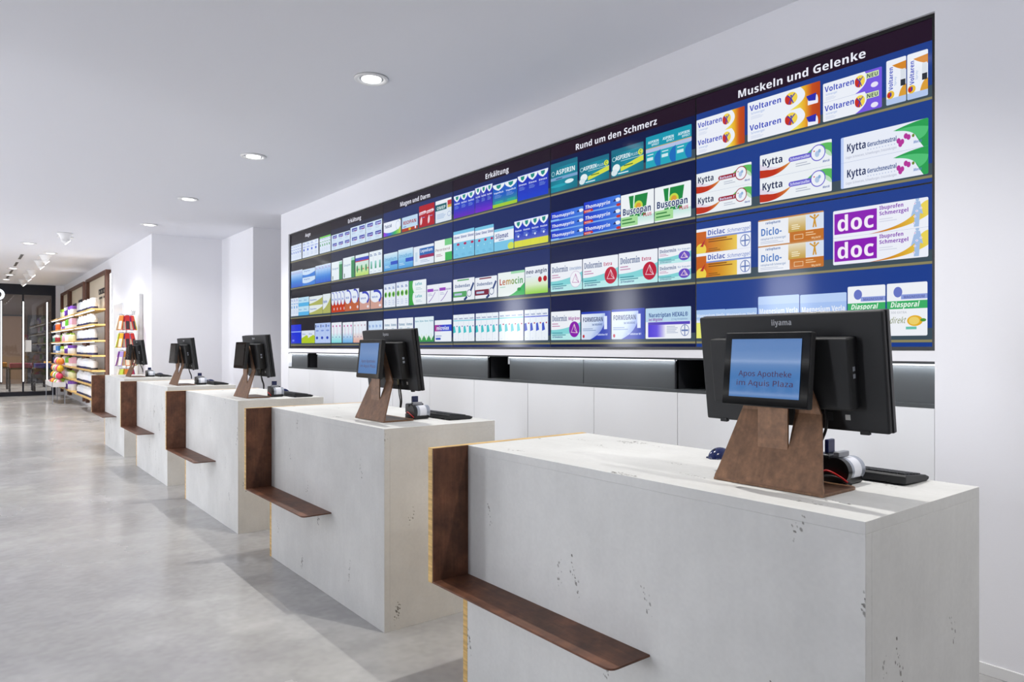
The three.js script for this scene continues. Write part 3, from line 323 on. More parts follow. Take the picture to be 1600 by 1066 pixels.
// column: title, ground colour with viewing-angle brightness painted in, rows of [x0, x1, y0, y1, across, stacked, drawer]
const R1 = 272, R2 = 541, R3 = 825, R4 = 1095;
const COLS = [
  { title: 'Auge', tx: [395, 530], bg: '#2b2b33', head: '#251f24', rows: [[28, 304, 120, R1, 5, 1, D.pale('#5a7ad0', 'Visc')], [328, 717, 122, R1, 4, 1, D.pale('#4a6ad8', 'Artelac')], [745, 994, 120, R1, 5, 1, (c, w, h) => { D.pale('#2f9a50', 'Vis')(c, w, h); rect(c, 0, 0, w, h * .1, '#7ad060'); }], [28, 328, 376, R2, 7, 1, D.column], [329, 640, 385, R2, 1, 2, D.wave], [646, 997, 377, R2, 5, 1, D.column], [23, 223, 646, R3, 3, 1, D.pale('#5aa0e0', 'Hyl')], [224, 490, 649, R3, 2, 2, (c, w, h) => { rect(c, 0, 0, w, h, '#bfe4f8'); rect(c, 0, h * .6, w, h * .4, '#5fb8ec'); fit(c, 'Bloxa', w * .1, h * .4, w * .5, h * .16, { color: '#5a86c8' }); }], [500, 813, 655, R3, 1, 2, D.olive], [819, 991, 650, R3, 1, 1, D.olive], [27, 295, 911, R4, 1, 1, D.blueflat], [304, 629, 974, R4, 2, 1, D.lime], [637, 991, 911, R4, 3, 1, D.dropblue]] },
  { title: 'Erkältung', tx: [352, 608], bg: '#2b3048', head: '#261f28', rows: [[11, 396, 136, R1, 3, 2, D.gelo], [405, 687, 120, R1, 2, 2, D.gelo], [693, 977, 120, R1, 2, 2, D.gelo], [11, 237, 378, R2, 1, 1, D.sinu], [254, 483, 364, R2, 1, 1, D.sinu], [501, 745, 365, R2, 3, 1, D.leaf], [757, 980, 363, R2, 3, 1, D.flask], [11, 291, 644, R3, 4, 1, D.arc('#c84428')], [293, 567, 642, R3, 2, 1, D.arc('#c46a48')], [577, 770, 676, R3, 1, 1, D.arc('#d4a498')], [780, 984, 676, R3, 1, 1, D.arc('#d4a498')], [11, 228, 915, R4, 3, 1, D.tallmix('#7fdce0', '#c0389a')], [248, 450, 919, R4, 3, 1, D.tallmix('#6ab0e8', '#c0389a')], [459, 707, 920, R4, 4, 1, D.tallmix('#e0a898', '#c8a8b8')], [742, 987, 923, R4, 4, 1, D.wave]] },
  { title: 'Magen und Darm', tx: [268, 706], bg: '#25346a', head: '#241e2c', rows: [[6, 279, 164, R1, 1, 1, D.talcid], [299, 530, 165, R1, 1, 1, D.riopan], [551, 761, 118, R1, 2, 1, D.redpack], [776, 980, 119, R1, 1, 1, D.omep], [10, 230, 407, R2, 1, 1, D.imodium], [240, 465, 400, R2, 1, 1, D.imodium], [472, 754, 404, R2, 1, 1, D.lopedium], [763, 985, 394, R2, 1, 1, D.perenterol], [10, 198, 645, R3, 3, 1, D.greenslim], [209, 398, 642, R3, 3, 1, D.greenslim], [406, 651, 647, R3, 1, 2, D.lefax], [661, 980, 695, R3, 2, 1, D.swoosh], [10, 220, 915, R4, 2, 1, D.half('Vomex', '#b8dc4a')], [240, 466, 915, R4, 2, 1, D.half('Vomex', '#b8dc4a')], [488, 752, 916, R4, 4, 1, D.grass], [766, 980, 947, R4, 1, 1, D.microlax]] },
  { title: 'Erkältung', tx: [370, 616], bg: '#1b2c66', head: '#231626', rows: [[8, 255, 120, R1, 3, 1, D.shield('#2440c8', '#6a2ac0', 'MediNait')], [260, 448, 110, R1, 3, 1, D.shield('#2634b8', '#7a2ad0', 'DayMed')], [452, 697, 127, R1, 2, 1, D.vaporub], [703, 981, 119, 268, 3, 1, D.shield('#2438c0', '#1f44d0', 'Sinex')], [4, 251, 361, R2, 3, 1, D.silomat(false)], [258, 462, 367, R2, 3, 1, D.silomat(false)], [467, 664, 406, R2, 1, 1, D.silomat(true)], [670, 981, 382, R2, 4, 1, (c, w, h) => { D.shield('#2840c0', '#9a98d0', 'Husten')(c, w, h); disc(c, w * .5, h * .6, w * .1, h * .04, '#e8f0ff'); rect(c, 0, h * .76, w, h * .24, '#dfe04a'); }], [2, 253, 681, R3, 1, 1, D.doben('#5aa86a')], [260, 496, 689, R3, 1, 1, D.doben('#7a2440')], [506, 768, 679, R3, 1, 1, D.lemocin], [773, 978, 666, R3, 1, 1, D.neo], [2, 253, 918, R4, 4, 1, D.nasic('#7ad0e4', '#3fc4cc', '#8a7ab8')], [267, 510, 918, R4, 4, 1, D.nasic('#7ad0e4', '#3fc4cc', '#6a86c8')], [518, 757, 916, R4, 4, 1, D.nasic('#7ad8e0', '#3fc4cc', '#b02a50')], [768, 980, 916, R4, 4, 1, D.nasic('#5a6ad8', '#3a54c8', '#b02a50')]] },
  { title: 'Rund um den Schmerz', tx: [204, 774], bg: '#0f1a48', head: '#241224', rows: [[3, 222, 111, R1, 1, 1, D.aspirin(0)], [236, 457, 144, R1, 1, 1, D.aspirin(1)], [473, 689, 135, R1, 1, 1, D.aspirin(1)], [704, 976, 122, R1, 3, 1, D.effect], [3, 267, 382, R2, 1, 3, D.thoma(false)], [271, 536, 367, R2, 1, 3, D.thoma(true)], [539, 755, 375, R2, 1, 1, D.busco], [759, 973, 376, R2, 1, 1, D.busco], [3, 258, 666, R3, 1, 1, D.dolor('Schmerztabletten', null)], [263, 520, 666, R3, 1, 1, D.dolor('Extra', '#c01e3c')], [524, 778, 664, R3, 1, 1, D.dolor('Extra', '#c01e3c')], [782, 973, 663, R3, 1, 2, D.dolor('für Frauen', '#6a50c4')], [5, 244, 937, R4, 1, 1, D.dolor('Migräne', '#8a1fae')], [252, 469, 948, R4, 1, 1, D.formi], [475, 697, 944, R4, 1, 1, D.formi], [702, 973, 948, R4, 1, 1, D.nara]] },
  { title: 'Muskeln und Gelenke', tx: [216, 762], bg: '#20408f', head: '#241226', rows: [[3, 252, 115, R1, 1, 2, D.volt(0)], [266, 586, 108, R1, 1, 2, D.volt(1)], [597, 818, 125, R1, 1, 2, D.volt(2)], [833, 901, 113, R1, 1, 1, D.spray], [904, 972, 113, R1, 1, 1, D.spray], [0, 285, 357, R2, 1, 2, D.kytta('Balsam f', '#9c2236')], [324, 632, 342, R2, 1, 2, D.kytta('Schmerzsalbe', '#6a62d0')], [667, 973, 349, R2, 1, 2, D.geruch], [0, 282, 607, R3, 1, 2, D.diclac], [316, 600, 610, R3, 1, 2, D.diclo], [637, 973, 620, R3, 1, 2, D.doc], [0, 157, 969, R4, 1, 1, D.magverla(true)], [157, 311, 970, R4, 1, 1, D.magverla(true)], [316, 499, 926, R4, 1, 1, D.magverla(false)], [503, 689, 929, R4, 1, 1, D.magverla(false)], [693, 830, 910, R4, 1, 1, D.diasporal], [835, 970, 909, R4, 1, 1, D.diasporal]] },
];
function columnPicture(col, px) {
  return canvas(Math.round(UW * px), Math.round(UH * px), (c) => {
    c.scale(px, px);
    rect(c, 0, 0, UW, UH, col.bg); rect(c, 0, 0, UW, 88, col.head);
    fit(c, col.title, col.tx[0], 74, col.tx[1] - col.tx[0], 44, { color: '#f2f4ff' });
    for (const y of [286, 553, 847, 1115]) { rect(c, 0, y - 46, UW, 50, '#40505c'); rect(c, 0, y - 6, UW, 9, '#8f8862'); }
    for (const [x0, x1, y0, y1, nx, ny, draw] of col.rows) {
      const w = (x1 - x0) / nx, h = (y1 - y0) / ny;
      c.save(); c.beginPath(); c.roundRect(x0, y0, x1 - x0, y1 - y0, 5); c.clip();
      for (let i = 0; i < nx; i++) for (let j = 0; j < ny; j++) { c.save(); c.translate(x0 + i * w, y0 + j * h); c.beginPath(); c.rect(0, 0, w, h); c.clip(); draw(c, w, h); c.restore(); }
      c.restore();
    }
  });
}
{
  const v = thing('video_wall', 'long video wall of twelve screens showing medicine boxes on shelves', 'video wall', [XW, SB, (S0 + S6) / 2]);
  const cx = (S0 + S6) / 2, W = (S0 - S6) / 6, H = ST - SB, rec = 0.024, edge = 0.018;
  part('rear_frame', bx(rec + 0.02, 0.13, 0.002, H - 0.002, S6 - cx + 0.002, S0 - cx - 0.002), M.bezel, v);
  part('frame_edge', [bx(rec - 0.006, rec + 0.02, 0, edge, S6 - cx, S0 - cx), bx(rec - 0.006, rec + 0.02, H - edge, H, S6 - cx, S0 - cx), bx(rec - 0.006, rec + 0.02, edge, H - edge, S6 - cx, S6 - cx + edge), bx(rec - 0.006, rec + 0.02, edge, H - edge, S0 - cx - edge, S0 - cx)], M.bezel, v);
  COLS.forEach((col, i) => {
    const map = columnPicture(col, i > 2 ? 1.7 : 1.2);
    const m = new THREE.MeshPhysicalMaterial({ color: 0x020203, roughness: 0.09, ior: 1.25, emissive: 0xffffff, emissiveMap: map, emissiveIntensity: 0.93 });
    const dL = S0 - W * i - cx, dR = dL - W;
    for (const row of [0, 1]) {
      const y1 = H - row * H / 2, y0 = y1 - H / 2, e = 0.004;
      const ga = e + (row ? 0 : 0), l = i === 0 ? edge : e, r = i === 5 ? edge : e, t = row ? e : edge, b = row ? edge : e;
      const panel = part('screen_panel', bx(rec, rec + 0.02, y0 + 0.001, y1 - 0.001, dR + 0.001, dL - 0.001), M.bezel, v);
      const X0 = dL - l, X1 = dR + r, Y0 = y0 + b, Y1 = y1 - t;
      const g = new THREE.BufferGeometry();
      const xs = rec - 0.001;
      g.setAttribute('position', new THREE.Float32BufferAttribute([xs, Y0, -X0, xs, Y0, -X1, xs, Y1, -X1, xs, Y0, -X0, xs, Y1, -X1, xs, Y1, -X0], 3));
      const U = (d) => (dL - d) / W, V = (y) => y / H;
      g.setAttribute('uv', new THREE.Float32BufferAttribute([U(X0), V(Y0), U(X1), V(Y0), U(X1), V(Y1), U(X0), V(Y0), U(X1), V(Y1), U(X0), V(Y1)], 2));
      g.computeVertexNormals();
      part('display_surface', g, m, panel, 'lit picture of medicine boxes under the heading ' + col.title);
    }
  });
}

// ---------------------------------------------------------------- niche with LED line, cabinets under the video wall
function rectLight(color, intensity, w, h, pos, target) {
  const l = new THREE.RectAreaLight(color, intensity, w, h); l.position.set(pos[0], pos[1], -pos[2]); l.lookAt(target[0], target[1], -target[2]); scene.add(l); return l;
}
{
  const n = thing('wall_niche', 'long charcoal niche with an LED line under the video wall', 'niche', [XW, NB, 5.36]);
  const o = (d) => d - 5.36, hN = NT - NB;
  part('bottom_board', bx(0.002, 0.5, -0.018, 0, o(S6), o(S0)), M.niche, n);
  part('top_board', bx(0.03, 0.5, hN - 0.012, hN, o(S6), o(S0)), M.niche, n);
  for (const [a, b] of [[8.78, S0], [4.84, 8.5], [3.7, 4.56], [2.86, 3.694], [S6, 2.56]]) {
    part('back_panel', bx(0.045, 0.06, 0, hN - 0.012, o(a), o(b)), M.niche, n);
    part('led_line', bx(0.034, 0.044, hN - 0.02, hN - 0.013, o(a), o(b)), M.ledSoft, n, 'thin white LED line along the top of the niche');
    rectLight(0xf4f8ff, POWER.led, b - a, 0.012, [XW + 0.028, NT - 0.021, (a + b) / 2], [XW + 0.045, NB + 0.03, (a + b) / 2]);
  }
  for (const [a, b] of [[8.5, 8.78], [4.56, 4.84], [2.56, 2.86]]) {
    const c = part('cubby', [bx(0.06, 0.5, 0, hN - 0.012, o(a) - 0.008, o(a)), bx(0.03, 0.5, 0, hN - 0.012, o(b), o(b) + 0.008), bx(0.48, 0.5, 0, hN - 0.012, o(a), o(b))], M.cubby, n);
    part('socket_box', bx(0.1, 0.2, hN - 0.075, hN - 0.013, o(a) + 0.02, o(a) + 0.1, 0.004), M.white, c, 'pale grey box under the cubby top');
  }
}
const words = ['first', 'second', 'third', 'fourth', 'fifth', 'sixth', 'seventh', 'eighth', 'ninth', 'tenth', 'eleventh'];
for (let k = 0; k < 11; k++) {
  const a = S6 + k * (S0 - S6) / 11, b = a + (S0 - S6) / 11, g = 0.0022;
  const c = thing('wall_cabinet', `white handleless wall cabinet, ${words[k]} from the right end of the row`, 'cabinet', [XW, 0, (a + b) / 2]);
  const h = (b - a) / 2;
  part('body', bx(0.025, 0.55, 0.05, NB - 0.02, -h + 0.001, h - 0.001), M.cubby, c);
  part('door', bx(0.001, 0.022, 0.055, NB - 0.019, -h + g, h - g, 0.001), M.white, c);
  part('plinth', bx(0.06, 0.5, 0, 0.05, -h, h), M.plinth, c);
}

// ---------------------------------------------------------------- service counters
const XF = 1.637, XB = 2.309, XFL = 1.47, SHELF = 0.475, HC = 1.0;
const COUNTERS = [[0.791, 2.412], [3.135, 4.741], [5.467, 7.035], [7.784, 9.367], [10.186, 11.728]];
const whichCounter = ['nearest service counter', 'second service counter', 'middle service counter', 'fourth service counter', 'farthest service counter'];
COUNTERS.forEach(([r, l], i) => {
  const cx = (XF + XB) / 2, cd = (r + l) / 2, W = (XB - XF) / 2, L = (l - r) / 2, t = 0.03, ox = i * 0.83 + 0.37, oy = i * 0.41;
  const c = thing('service_counter', `pale concrete ${whichCounter[i]} with rust brown bag shelf`, 'counter', [cx, 0, cd]);
  const ch = 0.0012;
  part('front_panel', bx(-W, -W + t, 0, HC - t, -L, L, ch, ox, oy), M.concrete, c);
  part('end_panel', bx(-W + t, W, 0, HC - t, -L, -L + t, ch, ox, oy), M.concrete, c);
  part('top_slab', bx(-W, W, HC - t, HC, -L, L, ch, ox, oy), M.concrete, c);
  part('rear_panel', bx(W - t, W, 0.08, HC - t, -L + t, L, 0, ox, oy + 0.6), M.white, c);
  // wooden side panel: whole end of the counter, its upper part running forward
  const s = new THREE.Shape(), fx = XFL - cx, y0 = SHELF - 0.008;
  s.moveTo(-W, 0); s.lineTo(W, 0); s.lineTo(W, HC + 0.001); s.lineTo(fx, HC + 0.001); s.lineTo(fx, y0); s.lineTo(-W, y0); s.closePath();
  const sg = new THREE.ExtrudeGeometry(s, { depth: 0.03, bevelEnabled: false }); sg.translate(0, 0, -L - 0.031);
  part('wood_side_panel', metricUV(sg, ox, oy), M.oak, c, 'oak veneered side panel');
  part('steel_side_plate', bx(fx, -W, SHELF - 0.003, HC, L - 0.006, L, 0.001, ox, oy), M.steel, c, 'rust brown steel plate');
  // bag shelf, rounded at its free front corner
  const q = new THREE.Shape(), len = 0.975, rad = 0.03;             // x = across, y = along the counter
  q.moveTo(-W, L); q.lineTo(fx, L); q.lineTo(fx, L - len + rad); q.quadraticCurveTo(fx, L - len, fx + rad, L - len); q.lineTo(-W, L - len); q.closePath();
  const qg = new THREE.ExtrudeGeometry(q, { depth: 0.005, bevelEnabled: true, bevelThickness: 0.001, bevelSize: 0.001, bevelSegments: 1, curveSegments: 8 });
  qg.rotateX(-Math.PI / 2); qg.translate(0, SHELF - 0.006, 0);
  part('steel_bag_shelf', metricUV(qg, ox, oy), M.steel, c, 'rust brown steel shelf');
});

// ---------------------------------------------------------------- the tills on the counters
const font = await new FontLoader().loadAsync('fonts/droid/droid_sans_bold.typeface.json');
function plate(pts, t, base, dir, hole) {      // flat bar: outline in (along the counter, up the plate)
  const s = new THREE.Shape(pts.map((p) => new THREE.Vector2(p[0], p[1])));
  const g = new THREE.ExtrudeGeometry(s, { depth: t, bevelEnabled: true, bevelThickness: 0.0008, bevelSize: 0.0008, bevelSegments: 1 });
  metricUV(g);
  const m = new THREE.Matrix4().makeBasis(new THREE.Vector3(0, 0, -1), new THREE.Vector3(dir[0], dir[1], 0), new THREE.Vector3(dir[1], -dir[0], 0));
  m.setPosition(base[0], base[1], -(base[2] ?? 0));
  g.applyMatrix4(m); return metricUV(g, 0.1, 0.2);
}
const displayMap = canvas(640, 512, (c, w, h) => {
  rect(c, 0, 0, w, h, grad(c, 0, 0, 0, h, '#5f86c0', '#6f93c8', '#4f80bd', '#4a7cba'));
  fit(c, 'Apos Apotheke', w * .13, h * .64, w * .76, h * .13, { color: '#54304a', bold: false });
  fit(c, 'im Aquis Plaza', w * .1, h * .8, w * .82, h * .13, { color: '#54304a', bold: false });
});
const M_display = new THREE.MeshPhysicalMaterial({ color: 0x030405, roughness: 0.05, ior: 1.75, emissive: 0xffffff, emissiveMap: displayMap, emissiveIntensity: 0.85 });
const M_displayOff = new THREE.MeshPhysicalMaterial({ color: 0x0a0b0d, roughness: 0.16, ior: 1.75 });
const M_monitorScreen = new THREE.MeshStandardMaterial({ color: 0x04050a, roughness: 0.2, emissive: 0x9fb6e8, emissiveIntensity: 0.5 });
const M_bezelGloss = new THREE.MeshPhysicalMaterial({ color: 0x0b0b0d, roughness: 0.08, ior: 1.6 });
const g_letters = new TextGeometry('iiyama', { font, size: 0.0165, depth: 0.0008, curveSegments: 4 });
g_letters.computeBoundingBox();
const MICE = [[2.17, 1.575], [2.22, 3.82], [2.235, 6.17], [2.235, 8.5], [2.235, 11.1]];
function till(x, d, i) {
  const where = ['on the nearest counter', 'on the second counter', 'on the middle counter', 'on the fourth counter', 'on the farthest counter'][i];
  // bent steel stand
  const s = thing('monitor_stand', `bent bronze brown steel till stand ${where}`, 'stand', [x, HC, d]);
  const wB = 0.1715, t = 0.005, b = 0.126, hb = 0.0485, bend = [0.078, 0.21], L1 = Math.hypot(...bend), dir1 = [bend[0] / L1, bend[1] / L1], slot = 0.115;
  const bs = new THREE.Shape(); bs.moveTo(-wB, 0); bs.lineTo(wB, 0); bs.lineTo(wB, 0.165); bs.quadraticCurveTo(wB, 0.19, wB - 0.025, 0.19); bs.lineTo(-wB + 0.025, 0.19); bs.quadraticCurveTo(-wB, 0.19, -wB, 0.165); bs.closePath();
  const bg = new THREE.ExtrudeGeometry(bs, { depth: 0.006, bevelEnabled: true, bevelThickness: 0.001, bevelSize: 0.001, bevelSegments: 1 });
  bg.applyMatrix4(new THREE.Matrix4().makeBasis(new THREE.Vector3(0, 0, -1), new THREE.Vector3(1, 0, 0), new THREE.Vector3(0, -1, 0))); bg.translate(0, 0.0072, 0);
  part('base_plate', metricUV(bg), M.standSteel, s);
  const edgeAt = (y) => wB - 0.012 - (wB - 0.012 - b) * (y / L1);
  part('front_plate', plate([[-wB, 0], [wB, 0], [wB, 0.012], [wB - 0.006, 0.03], [b, L1], [hb, L1], [hb, slot], [-hb, slot], [-hb, L1], [-b, L1], [-wB + 0.006, 0.03], [-wB, 0.012]], t, [0, 0.005], dir1), M.standSteel, s);
  const lean = [-0.131, 0.991], tx = dir1[0] * slot, ty = 0.002 + dir1[1] * slot;
  for (const k of [-1, 1]) part('arm', plate([[k * b, 0], [k * hb, 0], [k * hb, 0.19], [k * 0.06, 0.2]].sort((p, q) => 0), t, [bend[0], bend[1] + 0.001], lean), M.standSteel, s);
  part('tongue', plate([[-hb + 0.0015, 0], [hb - 0.0015, 0], [hb - 0.0015, 0.21], [-hb + 0.0015, 0.21]], t, [tx - 0.001, ty], [0.0, 1]), M.standSteel, s);
  // monitor, its back towards the customers
  const m = thing('monitor', `black monitor seen from behind, standing ${where}`, 'monitor', [x + 0.151, 1.166, d + 0.017]);
  m.rotation.z = 0.131;
  part('housing', bx(0, 0.02, 0, 0.334, -0.2935, 0.2935, 0.006), M.black, m);
  part('front_bezel', bx(0.021, 0.04, -0.001, 0.335, -0.295, 0.295, 0.004), M.blackSatin, m);
  part('screen', bx(0.0402, 0.0415, 0.02, 0.32, -0.278, 0.278), M_monitorScreen, m);
  const rb = part('rear_box', bx(-0.052, 0.001, 0.068, 0.268, -0.222, 0.222, 0.007), M.black, m);
  for (const y of [0.155, 0.175]) part('port', bx(-0.034, -0.022, y, y + 0.012, -0.2228, -0.2215), M.silver, rb);
  part('port_strip', bx(-0.0012, 0.0005, 0.026, 0.05, -0.14, -0.02), std(0x2c2d30, 0.5), m);
  part('rating_label', bx(-0.0012, 0.0005, 0.032, 0.047, -0.19, -0.176), std(0xbdbdb8, 0.6), m, 'small pale printed sticker');
  part('foot_tab', bx(-0.003, 0.01, -0.006, 0.006, -0.24, -0.215, 0.001), M.black, m);
  part('foot_tab', bx(-0.003, 0.01, -0.006, 0.006, 0.215, 0.24, 0.001), M.black, m);
  const lg = g_letters.clone(); const bw = g_letters.boundingBox.max.x; lg.translate(-bw / 2, 0, 0); lg.scale(0.9, 1, 1); lg.rotateY(-Math.PI / 2); lg.translate(-0.0003, 0.302, 0);
  const nu = lg.attributes.position.count; part('lettering', lg, M.lettering, m, 'grey maker lettering');
  const cab = part('cable', [tube([[-0.005, 0.06, -0.09], [-0.012, 0.02, -0.1], [-0.005, -0.03, -0.085], [0.01, -0.07, -0.06], [0.012, -0.105, -0.045]], 0.0032), tube([[-0.01, 0.066, -0.125], [-0.018, 0.02, -0.13], [-0.005, -0.03, -0.105], [0.012, -0.07, -0.07], [0.014, -0.105, -0.05]], 0.0042)], M.cable, m);
  part('plug', tube([[-0.005, 0.068, -0.09], [-0.011, 0.03, -0.098]], 0.005, 4), std(0xb9bda0, 0.5), cab);
  // customer display on the tongue
  const c = thing('customer_display', `small black customer screen facing out ${where}`, 'display', [x - 0.012, 1.232, d]);
  c.rotation.z = -0.1;
  part('housing', bx(0, 0.024, 0, 0.213, -0.137, 0.137, 0.005), M.black, c);
  part('glass_front', bx(-0.001, 0.001, 0.003, 0.21, -0.134, 0.134), M_bezelGloss, c);
  const on = i < 2;
  const g = new THREE.PlaneGeometry(0.222, 0.168); g.rotateY(-Math.PI / 2); g.translate(-0.0032, 0.109, 0);
  part('screen', g, on ? M_display : M_displayOff, c, on ? 'lit blue screen with dark writing' : undefined);
  part('mount', bx(0.024, 0.032, 0.02, 0.1, -0.04, 0.04, 0.003), M.black, c);
  // receipt printer
  const p = thing('receipt_printer', `small dark receipt printer with clear paper drum beside the stand ${where}`, 'printer', [x + 0.256, HC, d - 0.1]);
  const cyl = (r, a, b2, y) => { const q = new THREE.CylinderGeometry(r, r, b2 - a, 28); q.rotateZ(Math.PI / 2); q.translate((a + b2) / 2, y, 0); return q; };
  part('body', [bx(-0.05, 0.05, 0.002, 0.03, -0.03, 0.07, 0.006), bx(-0.05, 0.045, 0.03, 0.085, 0.02, 0.07, 0.008), cyl(0.0385, -0.052, -0.03, 0.04)], M.blackSatin, p);
  part('drum', cyl(0.036, -0.03, 0.052, 0.04), M.silver, p, 'silvery clear paper drum');
  part('paper_roll', cyl(0.0363, -0.012, 0.03, 0.04), std(0xe6e8f0, 0.6), p, 'white paper roll');
  part('head', bx(-0.04, 0.02, 0.078, 0.094, -0.004, 0.014, 0.003), M.grey, p);
  part('keypad', [bx(-0.02, 0.02, 0.084, 0.125, 0.04, 0.052, 0.003)], M.mouse, p);
  if (i < 3) part('cable', tube([[-0.052, 0.03, 0.05], [-0.062, 0.04, 0.02], [-0.062, 0.026, -0.02], [-0.052, 0.012, -0.035]], 0.003), M.red, p, 'red cable');
  part('cable', tube([[-0.05, 0.02, 0.05], [-0.058, 0.024, 0.0], [-0.054, 0.014, -0.03], [-0.04, 0.006, -0.04]], 0.004), M.cable, p, 'black cable');
  // keyboard and mouse
  const k = thing('keyboard', `black keyboard lying behind the stand ${where}`, 'keyboard', [x + 0.415, HC, d - (i ? 0.06 : 0.01)]);
  const ks = new THREE.Shape(); ks.moveTo(-0.075, 0.008); ks.lineTo(0.06, 0.003); ks.quadraticCurveTo(0.075, 0.004, 0.076, 0.011); ks.lineTo(0.055, 0.018); ks.lineTo(-0.072, 0.03); ks.lineTo(-0.076, 0.026); ks.closePath();
  const kg = new THREE.ExtrudeGeometry(ks, { depth: 0.45, bevelEnabled: true, bevelThickness: 0.002, bevelSize: 0.002, bevelSegments: 1 }); kg.translate(0, 0, -0.225);
  part('body', kg, M.keys, k);
  const keys = []; for (let a = 0; a < 5; a++) for (let z = 0; z < 21; z++) { const kx = -0.06 + a * 0.0215, q = bx(-0.009, 0.009, 0, 0.007, -0.009, 0.009); q.rotateZ(-0.094); q.translate(kx, 0.0275 - (a * 0.0215) * 0.094, -0.21 + z * 0.021); keys.push(q); }
  const km = part('keys', keys, M.keys, k); km.userData.kind = 'stuff';
  for (const z of [-0.185, 0.185]) part('foot', bx(-0.066, -0.05, 0, 0.02, z - 0.015, z + 0.015, 0.003), M.blackSatin, k);
  const mo = thing('mouse', `dark blue computer mouse beyond the keyboard ${where}`, 'mouse', [...MICE[i].slice(0, 1), HC, MICE[i][1]]);
  const mg = new THREE.SphereGeometry(1, 24, 14, 0, Math.PI * 2, 0, Math.PI / 2); mg.scale(0.054, 0.038, 0.031);
  part('shell', [mg, bx(-0.045, 0.045, 0, 0.006, -0.026, 0.026, 0.003)], M.mouse, mo);
  part('wheel', bx(-0.036, -0.02, 0.028, 0.034, -0.003, 0.003, 0.002), M.black, mo);
}
[[1.805, 1.157], [1.768, 3.565], [1.762, 5.83], [1.775, 8.18], [1.78, 10.8]].forEach(([x, d], i) => till(x, d, i));

// ---------------------------------------------------------------- ceiling lamps
function ring(r0, r1, h) { return new THREE.LatheGeometry([[r0, 0.004], [r0 + 0.004, -h * 0.4], [r0 + (r1 - r0) * 0.5, -h], [r1 - 0.004, -h * 0.7], [r1, -0.001], [r0, 0.004]].map((p) => new THREE.Vector2(...p)), 36); }
const g_ring = ring(0.078, 0.117, 0.014), g_lens = new THREE.CylinderGeometry(0.066, 0.066, 0.006, 32), g_cup = new THREE.CylinderGeometry(0.078, 0.078, 0.004, 32);
function downlight(x, d, power, label, color = WARM, angle = 1.2) {
  const o = thing('downlight', label, 'lamp', [x, CEIL, d], 'recessed ceiling downlights');
  part('trim_ring', g_ring, M.lampWhite, o);
  part('reflector', g_cup, M.grey, o).position.y = -0.002;
  part('lens', g_lens, M.lens, o).position.y = -0.006;
  const l = new THREE.SpotLight(color, power, 0, angle, 0.8, 2); l.position.set(x, CEIL - 0.03, -d); l.target.position.set(x, 0, -d); l.castShadow = true; l.shadow.radius = 0.9; l.shadow.mapSize.set(512, 512); l.shadow.bias = -0.002;
  scene.add(l, l.target);
}
const rowWords = ['behind the camera', 'above the nearest counter', 'nearest one seen in the row above the counters', 'second one seen in the row above the counters', 'third one seen in the row above the counters', 'farthest one in the row above the counters'];
[-0.49, 1.95, 4.38, 6.84, 9.3, 11.59].forEach((d, i) => downlight(2.19, d, POWER.counter * (i === 5 ? 0.45 : 1), `round white recessed downlight, ${rowWords[i]}`));
for (let k = 0; k < 6; k++) downlight(-2.8, 0.8 + k * 2.45, POWER.aisle, `round white recessed downlight over the customer side, ${words[k]} of its row`, COOL);
[[1.35, 13.76, 'nearest over the shelves'], [0.92, 14.94, 'single one left of the first spot lamp'], [1.35, 16.25, 'second over the shelves'], [0.93, 19.86, 'between the dark ceiling slots'], [0.94, 21.72, 'beside the last dark ceiling slot'], [0.94, 23.26, 'nearest to the shop front']].forEach(([x, d, w]) => downlight(x, d, POWER.far, `small round recessed downlight far away, ${w}`));
for (const [k, d] of [15, 18.4, 22].entries()) downlight(-2.4, d, POWER.far, `recessed downlight over the far customer side, ${words[k]} of three`);
// swivel spot lamps: white funnels with a bright tilted face
const g_funnel = new THREE.LatheGeometry([[0.001, 0], [0.11, 0], [0.112, -0.012], [0.085, -0.04], [0.062, -0.09], [0.058, -0.12], [0.001, -0.118]].map((p) => new THREE.Vector2(...p)), 28);
const g_face = new THREE.CylinderGeometry(0.05, 0.05, 0.008, 26), g_head = new THREE.CylinderGeometry(0.056, 0.05, 0.07, 26);
[[13.3], [16.7], [17.86], [20.1], [21.3], [23.1]].forEach(([d], i) => {
  const x = 1.3, o = thing('swivel_spotlight', `white funnel shaped spot lamp on the far ceiling, ${words[i]} from the counters`, 'lamp', [x, CEIL, d], 'swivel spot lamps');
  part('funnel', g_funnel, M.lampWhite, o);
  const h = new THREE.Group(); h.name = 'lamp_head'; h.position.set(0.01, -0.12, 0); h.rotation.z = 0.75; o.add(h);
  part('head_shell', g_head, M.lampWhite, h); part('lens', g_face, M.lens, h).position.y = -0.037;
  const l = new THREE.SpotLight(COOL, POWER.spot * (i ? 1 : 0.3), 0, 0.62, 0.7, 2); l.position.set(x + 0.06, CEIL - 0.2, -d); l.target.position.set(XSH, 1.35, -d - 0.3); l.castShadow = true; l.shadow.radius = 2; scene.add(l, l.target);
});
for (const [k, [a, b]] of [[16.85, 17.75], [18.45, 19.35], [20.35, 21.3], [22.05, 22.85]].entries()) {
  const o = thing('ceiling_slot', `narrow black ventilation slot in the far ceiling, ${words[k]} of four`, 'vent', [0.935, CEIL, (a + b) / 2], 'black ceiling slots');
  part('slot', bx(-0.025, 0.025, -0.006, -0.001, a - (a + b) / 2, b - (a + b) / 2), M.bezel, o);
  part('rim', [bx(-0.034, -0.025, -0.008, -0.0005, a - (a + b) / 2, b - (a + b) / 2), bx(0.025, 0.034, -0.008, -0.0005, a - (a + b) / 2, b - (a + b) / 2)], M.lampWhite, o);
}

